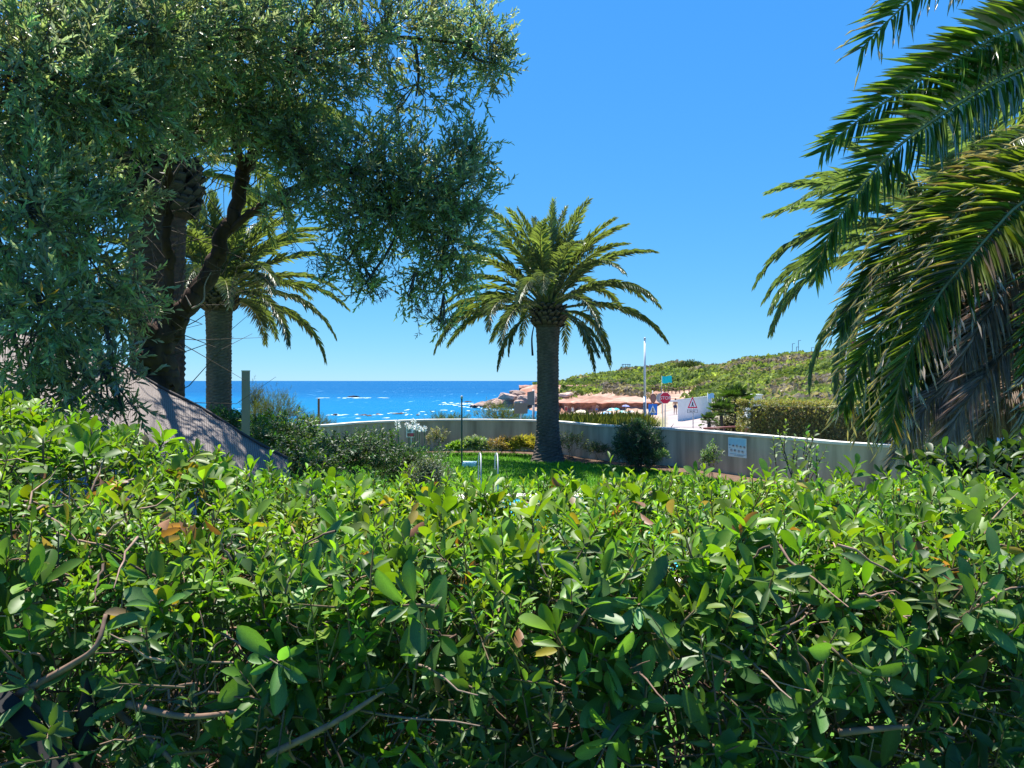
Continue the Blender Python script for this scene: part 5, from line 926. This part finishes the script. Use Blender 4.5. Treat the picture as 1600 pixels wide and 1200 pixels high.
# parked car behind the drooping fronds
def car(label, cx, cy, z0, rz):
    root = thing('parked_car', label, 'car', (cx, cy, z0)); R_ = np.array([[math.cos(rz), -math.sin(rz), 0], [math.sin(rz), math.cos(rz), 0], [0, 0, 1]])
    def tr(v): return np.asarray(v, float) @ R_.T + np.array([cx, cy, z0])
    side = np.array([(-2.05, .35), (-2.1, .62), (-2.0, .86), (-1.15, .93), (-.55, 1.36), (.0, 1.44), (.75, 1.42), (1.45, 1.05), (2.0, .95), (2.08, .6), (2.02, .33), (1.0, .26), (-1.0, .26)])
    ins = np.array([0, 0, .03, .06, .22, .24, .24, .08, .04, 0, 0, 0, 0]); n = len(side); w2 = .86
    Vl = np.c_[side[:, 0], -(w2 - ins), side[:, 1]]; Vr = np.c_[side[:, 0], (w2 - ins), side[:, 1]]; V = np.concatenate([Vl, Vr]); j = np.arange(n); k = (j + 1) % n
    cl, cr_ = Vl.mean(0), Vr.mean(0); V = np.concatenate([V, [cl, cr_]]); F = np.concatenate([np.stack([j, k, n + k], 1), np.stack([j, n + k, n + j], 1), np.stack([np.full(n, 2 * n), k, j], 1), np.stack([np.full(n, 2 * n + 1), n + j, n + k], 1)])
    a = Acc(); a.add(tr(V), F, (.012, .022, .075)); ob = a.build('body', M['carpaint'], root); bv = ob.modifiers.new('b', 'BEVEL'); bv.width = .04; bv.segments = 2; bv.limit_method = 'ANGLE'
    for poly in ([(-1.05, .97), (-.52, 1.31), (-.02, 1.36), (-.02, .97)], [(.06, .97), (.06, 1.36), (.7, 1.34), (1.2, 1.02)]):
        for s_ in (-1, 1):
            a = Acc(); pp = np.array(poly); yy = w2 - np.interp(pp[:, 1], [.9, 1.4], [.06, .24]) + .006; vs = np.c_[pp[:, 0], s_ * yy, pp[:, 1]]; vs2 = vs + np.array([0, s_ * .008, 0]); a.quads(tr(np.concatenate([vs, vs2])), [[0, 1, 2, 3], [4, 7, 6, 5], [0, 4, 5, 1], [1, 5, 6, 2], [2, 6, 7, 3], [3, 7, 4, 0]], (.015, .018, .02)); a.build('window', M['carpaint'], root)
    for (xa, za, xb, zb2) in ((-1.1, .965, -.6, 1.335), (.8, 1.405, 1.38, 1.095)):
        a = Acc(); nv2 = nrm(np.array([-(zb2 - za), 0, xb - xa])) * .012; vs = np.array([(xa, -.66, za), (xa, .66, za), (xb, .56, zb2), (xb, -.56, zb2)]) + nv2 * .9; a.quads(tr(np.concatenate([vs, vs + nv2])), [[0, 1, 2, 3], [4, 7, 6, 5], [0, 4, 5, 1], [1, 5, 6, 2], [2, 6, 7, 3], [3, 7, 4, 0]], (.015, .018, .022)); a.build('windscreen', M['carpaint'], root)
    for sx in (-1.3, 1.3):
        for sy in (-1, 1):
            a = Acc(); a.tube(tr([(sx, sy * .70, .31), (sx, sy * .89, .31)]), .31, 18, (.02, .02, .02)); wh = a.build('wheel', M['matte'], root, False); a = Acc(); a.tube(tr([(sx, sy * .885, .31), (sx, sy * .90, .31)]), .19, 14, (.5, .5, .52)); a.build('rim', M['plain'], wh)
    for sy in (-.6, .6):
        a = Acc(); a.box(tr([(-2.06, sy, .70)])[0], (.08, .3, .12), rz, (.7, .72, .75)); a.build('headlight', M['plain'], root); a = Acc(); a.box(tr([(2.04, sy, .76)])[0], (.06, .26, .14), rz, (.4, .02, .02)); a.build('tail_light', M['plain'], root)
M['carpaint'] = surf('car_paint', None, .18, 5, .02, spec=.6)
car('dark blue car parked beyond the wall behind the fronds', 12.7, 19.8, gz(1560, 19.8), .15)

# ------------------------------------------------------------------ far: rocks, beach, hill
def rock(name, label, c, size, seed, col, group=None, cat='rock'):
    r = np.random.default_rng(seed); nu, nv2 = 16, 26; u = np.linspace(0, PI, nu); v = np.linspace(0, 2 * PI, nv2, endpoint=False); uu, vv = np.meshgrid(u, v, indexing='ij'); d_ = np.stack([np.sin(uu) * np.cos(vv), np.sin(uu) * np.sin(vv), np.cos(uu)], -1)
    k = r.normal(size=(15, 3)); off = 1 + 0 * uu
    for q in range(15): off = np.minimum(off, r.uniform(.5, .86) / np.maximum(d_ @ nrm(k[q]), .2))
    off = off * (1 + .12 * fbm(vv * 3 + seed, uu * 4)); V = np.array(c) + d_ * off[..., None] * np.array(size)
    a = Acc(); ii, jj = np.meshgrid(np.arange(nu - 1), np.arange(nv2), indexing='ij'); a.quads(V.reshape(-1, 3), np.stack([ii * nv2 + jj, (ii + 1) * nv2 + jj, (ii + 1) * nv2 + (jj + 1) % nv2, ii * nv2 + (jj + 1) % nv2], -1).reshape(-1, 4), np.asarray(col) * r.uniform(.8, 1.2)); o = a.build(name, M['rock']); tag(o, label, cat, group); return o
RK = (.33, .235, .19); DKR = (.045, .04, .04)
rock('sea_rock', 'long dark rock standing in the surf before the boulder point', P(731, 628.5, 220) + np.array([0, 0, -.3]), (2.4, 1.6, .95), 3, DKR)
rock('sea_rock', 'small dark rock with white wake far out at sea', P(553, 620.5, 286) + np.array([0, 0, -.2]), (2.6, 1.5, .9), 4, DKR)
rock('sea_rock', 'low flat end of the dark rock far out at sea', P(563, 621.5, 286) + np.array([0, 0, -.25]), (1.9, 1.2, .5), 14, DKR)
SRG = 'low rocks awash near the garden shore'
for q, (x, y, w_) in enumerate([(523, 649, 5), (567, 649, 9), (577, 650, 5), (620, 647, 10), (627, 646.5, 7), (653, 649, 4), (592, 648, 5)]):
    dd_ = (EYE - SEA) * FPX / (y - HY); rock('sea_rock', 'low dark rock awash in the shallows, %s from the open sea' % ORD[[523, 567, 577, 592, 620, 627, 653].index(x)], P(x, y, dd_) + np.array([0, 0, .02]), (w_ * dd_ / FPX, .8, .28), 20 + q, (.10, .075, .065), SRG)
BG = 'boulders of the point'
k = 0
BPTS = [(741, 634, 7, 2.5), (752, 632, 9, 4), (764, 632, 8, 6.5), (775, 631, 9, 6.5), (786, 629, 9, 7), (797, 628, 10, 8), (770, 636, 8, 3.5), (785, 636, 9, 4), (800, 635, 9, 5), (812, 632, 10, 7), (792, 620, 11, 6), (806, 622, 10, 8), (818, 625, 11, 9), (828, 630, 10, 9), (780, 625, 8, 5), (834, 620, 9, 7), (820, 638, 9, 5), (832, 640, 10, 6), (806, 615, 10, 4), (884, 618, 9, 5), (905, 628, 10, 4), (930, 627, 11, 4), (955, 626, 9, 4), (890, 632, 9, 5)]
for (x, y, w_, h_) in BPTS:
    dd_ = 172 if x < 845 else 148; dd_ += rng.uniform(-5, 5); s_ = dd_ / FPX; rock('boulder', 'reddish grey boulder of the rock pile, %s from its sea end' % ORD[sorted(q[0] + q[1] / 1e4 for q in BPTS if q[0] < 845).index(x + y / 1e4)] if x < 845 else 'pale pink boulder on the ledge above the umbrellas, %s from the palm trunk' % ORD[sorted(q[0] for q in BPTS if q[0] > 845).index(x)], P(x, y, dd_), (w_ * s_ * 1.6, w_ * s_ * 1.2, h_ * s_ * 1.3), 40 + k, np.array(RK) * rng.uniform(.75, 1.25) if x < 845 else (.48, .34, .27), BG if x < 845 else 'boulders on the ledge'); k += 1
# overhanging strata of the upper cliff: two slabs
def slab(label, pts, d, th_, zt_, col, seed):
    r = np.random.default_rng(seed); root = None; a = Acc(); n = 40; xs_ = np.linspace(pts[0], pts[1], n); fr2 = np.array([(x - 800) / FPX * d for x in xs_]); yf = d + 1.3 * fbm(xs_ / 6. + seed, xs_ * 0) ; lay = 5; V = []
    for L in range(lay + 1):
        f = L / lay; V.append(np.c_[fr2, yf - .5 * math.sin(f * 9 + seed) * .8 + .5 * fbm(xs_ / 3.5, xs_ * 0 + L * 3.3), np.full(n, zt_ - th_ * (1 - f)) + .22 * fbm(xs_ / 8., xs_ * 0 + L)])
    V.append(np.c_[fr2, yf + 9, V[-1][:, 2] + .1]); V = np.concatenate(V); i, j = np.meshgrid(np.arange(lay + 1), np.arange(n - 1), indexing='ij'); b = (i * n + j).ravel()
    cc = np.asarray(col) * (1 + .3 * fbm(V[:, 0] / 1.5, V[:, 2] * 3.)[:, None]); a.quads(V, np.stack([b, b + 1, b + n + 1, b + n], 1), np.clip(cc, .02, 1)); o = a.build('cliff_ledge', M['rock']); struct(o, label)
slab('layered red cliff at the tip of the headland', (811, 945), 184, 2.6, .95, (.36, .2, .15), 1)
slab('red undercut bank behind the beach', (862, 1052), 134, 2.4, -1.75, (.33, .16, .115), 5)
# surf foam
g = Acc()
def foam(x, y, w_, h_, n_):
    for q in range(n_):
        yy = y + rng.normal(0, h_); dd_ = (EYE - SEA) * FPX / max(yy - HY, 8); c = P(x + rng.normal(0, w_), yy, dd_); m_ = 9; an = np.linspace(0, 2 * PI, m_, endpoint=False); rx = rng.uniform(.12, .6) * dd_ / 160; ry = rng.uniform(.4, 1.6) * dd_ / 130
        rr_ = 1 + .45 * rng.normal(size=m_); ring = np.c_[c[0] + rx * rr_ * np.cos(an), c[1] + ry * rr_ * np.sin(an), np.full(m_, SEA + .05)]; g.add(np.concatenate([ring, [[c[0], c[1], SEA + .12]]]), np.stack([np.arange(m_), (np.arange(m_) + 1) % m_, np.full(m_, m_)], 1))
for args in ((556, 621.8, 26, .25, 26), (730, 631, 20, 1.0, 26), (752, 637, 14, 1.0, 20), (705, 632, 12, .8, 5), (575, 648.5, 16, .4, 6), (622, 646, 12, .4, 7), (656, 648, 8, .4, 4), (590, 653, 40, 1.2, 2), (640, 640, 30, 1, 3), (530, 649, 14, .8, 10), (700, 642, 30, 2, 5), (790, 641, 14, .8, 12)): foam(*args)
tag(g.build('surf_foam', M['foam'], kind='stuff'), 'white surf breaking around the rocks', 'foam')
# scrub on the hill
def scrub():
    n = 12500; px_ = rng.uniform(838, 1700, n); d_ = rng.uniform(70, 330, n) ; X_ = (px_ - 800) / FPX * d_; z_ = terrain_z(X_, d_)
    ok = z_ > SEA + 1.2
    ok &= ~((px_ < 1075) & (d_ < 143)) & ~((px_ < 1128) & (d_ < 112))
    ok &= ~((px_ < 1020) & (d_ > 143) & (d_ < 216) & ~((px_ > 903) & (d_ > 158) & (d_ < 188) & (fbm(X_ / 9., d_ / 9.) > -.25)))
    ok &= ~((np.abs(d_ - (150 + (px_ - 1040) * .10 + 8 * np.sin(px_ / 22))) < 7) & (px_ < 1150))
    ok &= ~((fbm(X_ / 16., d_ / 16.) > .42) & (d_ > 120)); X_, d_, z_, px_ = X_[ok], d_[ok], z_[ok], px_[ok]; n = len(X_)
    ex = 420; pe = rng.uniform(880, 1012, ex); de = rng.uniform(150, 192, ex); xe = (pe - 800) / FPX * de; g_ = fbm(xe / 7. + 9, de / 10.) > -.08; xe, de, pe = xe[g_], de[g_], pe[g_]
    X_, d_, px_, z_ = np.r_[X_, xe], np.r_[d_, de], np.r_[px_, pe], np.r_[z_, terrain_z(xe, de)]; n = len(X_)
    rad = rng.uniform(.8, 1.9, n) * np.clip(d_ / 170, .7, 1.2); m_ = 26; u = rdir(n * m_).reshape(n, m_, 3); u[..., 2] = np.abs(u[..., 2])
    pat = fbm(X_ / 11. + 40, d_ / 11.); col = np.where((pat < -.14)[:, None], np.array([.20, .17, .135]), np.where((pat > .26)[:, None], np.array([.095, .14, .04]), np.array([.17, .215, .06]))) * np.exp(rng.normal(0, .22, (n, 1)))
    Pp = np.stack([X_, d_, z_ - .15], 1)[:, None] + u * (rad[:, None, None] * np.array([1.15, 1.15, .62])) * rng.uniform(.75, 1.1, (n, m_, 1))
    Nn = u + .5 * rdir(n * m_).reshape(n, m_, 3); A_ = np.cross(Nn, rdir(n * m_).reshape(n, m_, 3)) + np.array([0, 0, .5]); L = np.repeat(rad, m_) * rng.uniform(.35, .6, n * m_)
    cc = np.repeat(col, m_, 0) * np.exp(rng.normal(0, .18, (n * m_, 1))); a = Acc(); put_leaves(a, L_SLIM, Pp.reshape(-1, 3), A_.reshape(-1, 3), Nn.reshape(-1, 3), L, L * .9, cc); return a.build('hillside_scrub', M['scrub_leaf'], kind='stuff')
tag(scrub(), 'green and grey brown scrub covering the hillside', 'scrub')
# larger dark bushes on the skyline
for q, (x, y, w_, h_, lab) in enumerate([(1078, 569, 20, 8, 'dark round bush mass on the crest behind the lamp column'), (1118, 573, 10, 6, 'dark crest bush right of the dip in the skyline'), (1268, 558, 5, 4, 'tiny dark bush on the crest under the far lamp posts'), (1318, 553, 12, 7, 'dark bush on the crest beside the flagpole')]):
    dd_ = 245; s_ = dd_ / FPX; c = P(x, y + 6, dd_); shrub('bush', lab, c, (w_ * s_, 3, h_ * s_), 260, (.5, .9), .5, (.03, .055, .018), (.065, .09, .025), tm=L_SLIM, nl=6, sl=.8, cat='bush', zb=c[2] - 2.5, matl='scrub_leaf', stems=3)
# wooden fences on the headland
def fence(label, pts, d0_, d1_, npost, h_):
    ps = []; root = None; q = smooth_path(np.array([(x, y, 0) for x, y in pts], float), npost)
    for k in range(npost):
        dd_ = d0_ + (d1_ - d0_) * k / (npost - 1); X_ = (q[k][0] - 800) / FPX * dd_; ps.append(np.array([X_, dd_, float(terrain_z(X_, dd_))]))
    root = thing('wooden_fence', label, 'fence', ps[0]); tm = Acc(); tm.box((0, 0, h_ / 2 - .3), (.16, .16, h_ + .6)); first = tm.build('post', M['wood'], root); first.location = Vector(ps[0])
    for p in ps[1:]: link('post', first.data, root, M=Matrix.Translation(Vector(p)))
    for hz in (h_ * .55, h_ * .92):
        for k in range(npost - 1): a = Acc(); a.tube([ps[k] + np.array([0, -.1, hz]), ps[k + 1] + np.array([0, -.1, hz])], .055, 4); a.build('rail', M['wood'], root)
fence('wooden post fence along the path above the red ledges', [(930, 597), (950, 599), (965, 602), (985, 606)], 214, 196, 13, 1.5)
fence('wooden post fence on the slope behind the stop sign', [(1012, 606), (1030, 609), (1060, 613), (1095, 619)], 165, 140, 17, 1.25)
# lookout frame and lamp posts on the crest
dd_ = 285; s_ = dd_ / FPX; c = P(979, 574, dd_); lk = thing('lookout_frame', 'open metal lookout frame on the crest of the headland', 'lookout', (c[0], dd_, c[2] - 2)); 
for (ox, oy) in ((-5.5, 0), (-1.8, 0), (1.9, 0), (5.5, 0), (-5.5, 2.4), (5.5, 2.4)):
    a = Acc(); a.box((c[0] + ox * s_, dd_ + oy, c[2] - .6), (.16, .16, 3.8), C=(.22, .25, .30)); a.build('post', M['plain'], lk)
for (zz, oy) in ((4.6, 0), (4.6, 2.4), (0.5, 0)):
    a = Acc(); a.box((c[0], dd_ + oy - .18, c[2] + zz * s_), (12.4 * s_, .14, .16), C=(.22, .25, .30)); a.build('beam', M['plain'], lk)
for q, (x, y0, lab) in enumerate([(1238, 537, 'thin grey street lamp on the crest, leftmost of five'), (1244.5, 542, 'shortest lamp of the close pair on the crest'), (1247.5, 532, 'tallest thin street lamp on the crest, right of the pair'), (1268, 543, 'faint street lamp on the crest above the tiny bush'), (1282.5, 535, 'thin street lamp on the crest just left of the palm frond tip')]):
    dd_ = 250; c = P(x, y0, dd_); s_ = dd_ / FPX; root = thing('street_lamp', lab, 'street lamp', (c[0], dd_, 6), 'street lamps on the crest'); a = Acc(); a.tube([(c[0], dd_, 6), (c[0], dd_, c[2])], .10, 6, (.34, .38, .42)); a.build('pole', M['plain'], root); a = Acc(); a.box((c[0] + 1.0 * s_ * 2, dd_, c[2]), (4 * s_, .25, .14), C=(.36, .4, .44)); a.build('lamp_arm', M['plain'], root)
# flags
def flag(label, x, y0, y1, d, fx, fy, fw, fh, cols, group=None, r_=.05, polecol=(.7, .7, .7)):
    c0 = P(x, y0, d); root = thing('flag', label, 'flag', (c0[0], d, gz(x, d)), group); a = Acc(); a.tube([(c0[0], d, min(gz(x, d), EYE - (y1 - HY) / FPX * d) - .2), (c0[0], d, c0[2])], r_, 8, polecol); a.build('pole', M['plain'], root, True); s_ = d / FPX; nb = len(cols)
    for b_ in range(nb):
        V = []; a = Acc()
        for u in np.linspace(b_ / nb, (b_ + 1) / nb, 5):
            for v in np.linspace(0, 1, 5): V.append((c0[0] + r_ + (fx + u * fw) * s_, d + .12 * math.sin(u * 8 + v * 2), EYE - (fy + v * fh + .9 * math.sin(u * 6) - HY) * s_))
        i, j = np.meshgrid(np.arange(4), np.arange(4), indexing='ij'); q = (i * 5 + j).ravel(); a.quads(V, np.stack([q, q + 5, q + 6, q + 1], 1), cols[b_]); o = a.build('cloth', M['cloth'], root); o.modifiers.new('t', 'SOLIDIFY').thickness = .012
flag('turquoise flag waving above the stop sign', 1034, 587, 640, 100, 0, 587.5, 15.5, 11, [(.02, .56, .56)], r_=.03, polecol=(.35, .35, .33))
flag('white and red banner flag on a white pole behind the fronds', 1321.5, 521, 640, 60, .3, 524, 15, 20, [(.66, .62, .72), (.42, .05, .12), (.36, .04, .08)], 'banner flags behind the fronds', .06)
flag('second red banner flag deeper behind the palm fronds', 1340, 526, 640, 66, .3, 530, 12, 15, [(.25, .16, .20), (.42, .05, .08)], 'banner flags behind the fronds', .05)
# beach umbrellas and people
def umbrella(label, x, y, w_, col, col2, seed, tilt=0.):
    d = 114 + seed % 7; s_ = d / FPX; c = P(x, y, d); root = thing('beach_umbrella', label, 'umbrella', (c[0], d, gz(x, d)), 'umbrellas on the beach'); R_ = w_ * s_ / 2; a = Acc(); n = 16; an = np.linspace(0, 2 * PI, n, endpoint=False); rings = [(.02, .34), (.55, .25), (1.0, 0)]
    V = []; cols = []
    for (rr_, zz) in rings:
        for q in range(n): 
            sc_ = .96 if (q % 2 and rr_ > .5) else 1; V.append((c[0] + R_ * rr_ * sc_ * math.cos(an[q]), d + R_ * rr_ * sc_ * math.sin(an[q]), c[2] + R_ * zz * 1.15 + tilt * R_ * rr_ * math.cos(an[q]))); cols.append(col if (q // 2) % 2 else col2)
    i, j = np.meshgrid(np.arange(2), np.arange(n), indexing='ij'); a.quads(V, np.stack([i * n + j, (i + 1) * n + j, (i + 1) * n + (j + 1) % n, i * n + (j + 1) % n], -1).reshape(-1, 4), np.array(cols)); o = a.build('canopy', M['cloth'], root); o.modifiers.new('t', 'SOLIDIFY').thickness = .02
    a = Acc(); a.tube([(c[0], d, gz(x, d) - .1), (c[0], d, c[2] + R_ * .42)], .03, 6, (.6, .6, .6)); a.build('pole', M['plain'], root)
for q, u in enumerate([('cream beach umbrella under the red bank, biggest of all', 907, 644.5, 22, (.62, .54, .38), (.66, .58, .42)), ('lilac blue beach umbrella farthest to the back', 978, 635, 13, (.20, .24, .50), (.28, .32, .58)), ('turquoise beach umbrella in the middle of the cluster', 956, 641, 18, (.10, .46, .52), (.55, .66, .66)), ('plain teal beach umbrella overlapping the turquoise one', 963, 639.5, 11, (.06, .44, .50), (.07, .40, .48)), ('blue and white striped beach umbrella in front of the turquoise one', 946, 647, 21, (.16, .36, .58), (.66, .7, .72)), ('low teal beach umbrella beside the cream one', 914, 651.5, 15, (.05, .45, .46), (.08, .42, .46)), ('lime green beach umbrella nearest the palm trunk', 886, 654, 15, (.38, .58, .12), (.50, .62, .22)), ('pale green and white beach umbrella', 973, 644.5, 16, (.20, .55, .45), (.72, .74, .70)), ('white beach umbrella at the right of the cluster', 985, 644, 13, (.74, .71, .68), (.68, .68, .68)), ('small white beach umbrella partly behind the palm trunk', 873, 657.5, 10, (.72, .70, .68), (.68, .66, .66))]): umbrella(*u, q * 3 + 1, .06 * (-1) ** q)
def person(label, x, ybase, d, h_, lean, skin, cloth, kind):
    z0 = EYE - (ybase - HY) / FPX * d if ybase else gz(x, d); X_ = (x - 800) / FPX * d; s_ = h_ / 1.72; root_pos = np.array([X_, d, z0])
    vs = np.array([(0, 0, .92), (0, 0, 1.12), (0, 0, 1.36), (0, 0, 1.48), (0, -.01, 1.56), (0, -.01, 1.68), (-.1, 0, .90), (-.11, -.03, .50), (-.12, .02, .08), (-.12, -.13, .03), (.1, 0, .90), (.13, .05, .50), (.15, .1, .08), (.15, -.05, .03), (-.19, 0, 1.40), (-.26, .02, 1.14), (-.24, -.08, .90), (-.24, -.10, .80), (.19, 0, 1.40), (.27, .02, 1.14), (.26, -.1, .92), (.26, -.13, .82)]) * s_
    vs[:, 0] += lean * vs[:, 2]; es = [(0, 1), (1, 2), (2, 3), (3, 4), (4, 5), (0, 6), (6, 7), (7, 8), (8, 9), (0, 10), (10, 11), (11, 12), (12, 13), (2, 14), (14, 15), (15, 16), (16, 17), (2, 18), (18, 19), (19, 20), (20, 21)]
    rad = [.13, .12, .14, .06, .085, .09, .095, .06, .04, .04, .095, .06, .04, .04, .06, .042, .032, .04, .06, .042, .032, .04]
    me = bpy.data.meshes.new('person'); me.from_pydata([tuple(v) for v in vs], es, []); o = bpy.data.objects.new('person', me); COL.objects.link(o); o.location = Vector(root_pos); sk = o.modifiers.new('skin', 'SKIN'); sv = me.skin_vertices[0] if me.skin_vertices else None
    if sv is None:
        bpy.context.view_layer.objects.active = o; bpy.ops.object.select_all(action='DESELECT') if False else None
        bm_layer = None
        import bmesh
        bm = bmesh.new(); bm.from_mesh(me); bm.verts.layers.skin.verify(); bm.to_mesh(me); bm.free(); sv = me.skin_vertices[0]
    for i_, r_ in enumerate(rad): sv.data[i_].radius = (r_ * s_, r_ * s_)
    sv.data[0].use_root = True; o.modifiers.new('sub', 'SUBSURF').levels = 1; o.modifiers['sub'].render_levels = 1
    dg = bpy.context.evaluated_depsgraph_get(); dg.update(); m2 = bpy.data.meshes.new_from_object(o.evaluated_get(dg)); o.modifiers.clear(); o.data = m2; at = m2.attributes.get('Col') or m2.attributes.new('Col', 'FLOAT_COLOR', 'POINT'); at.data.foreach_set('color', np.tile(list(skin) + [1.], len(m2.vertices)).astype(np.float32)); m2.materials.clear(); m2.materials.append(M['skin'])
    tag(o, label, 'person')
    def kid(name, prof_, col):
        a = Acc(); a.lathe([(r_ * s_, z_ * s_) for r_, z_ in prof_], (lean * prof_[0][1] * s_, 0, 0), 14, col); b = a.build(name, M['cloth']); b.parent = o
    kid('shorts' if kind else 'swimsuit', [(.19, .74), (.2, .86), (.175, 1.0), (.16, 1.04)] if kind else [(.16, .82), (.18, .92), (.155, 1.1), (.17, 1.32), (.1, 1.38)], cloth)
    kid('hair', [(.07, 1.60), (.105, 1.66), (.10, 1.74), (.05, 1.79), (.001, 1.8)], (.04, .028, .02))
SKN = (.42, .24, .16)
person('person in dark shorts walking beside the white wall', 1055, None, 84, 1.72, .02, SKN, (.05, .06, .12), True)
person('person in red swimwear standing beside the lime umbrella', 884.5, None, 126, 1.68, 0, SKN, (.35, .06, .06), False)
person('person in blue shorts bending among the umbrellas', 931, None, 124, 1.70, .18, (.36, .2, .14), (.08, .16, .35), True)
person('person in pale swimwear at the cream umbrella', 895, None, 120, 1.66, -.03, SKN, (.6, .58, .55), False)
print('TRIS', sum(len(o.data.polygons) for o in bpy.data.objects if o.type == 'MESH'), 'OBJ', len(bpy.data.objects))
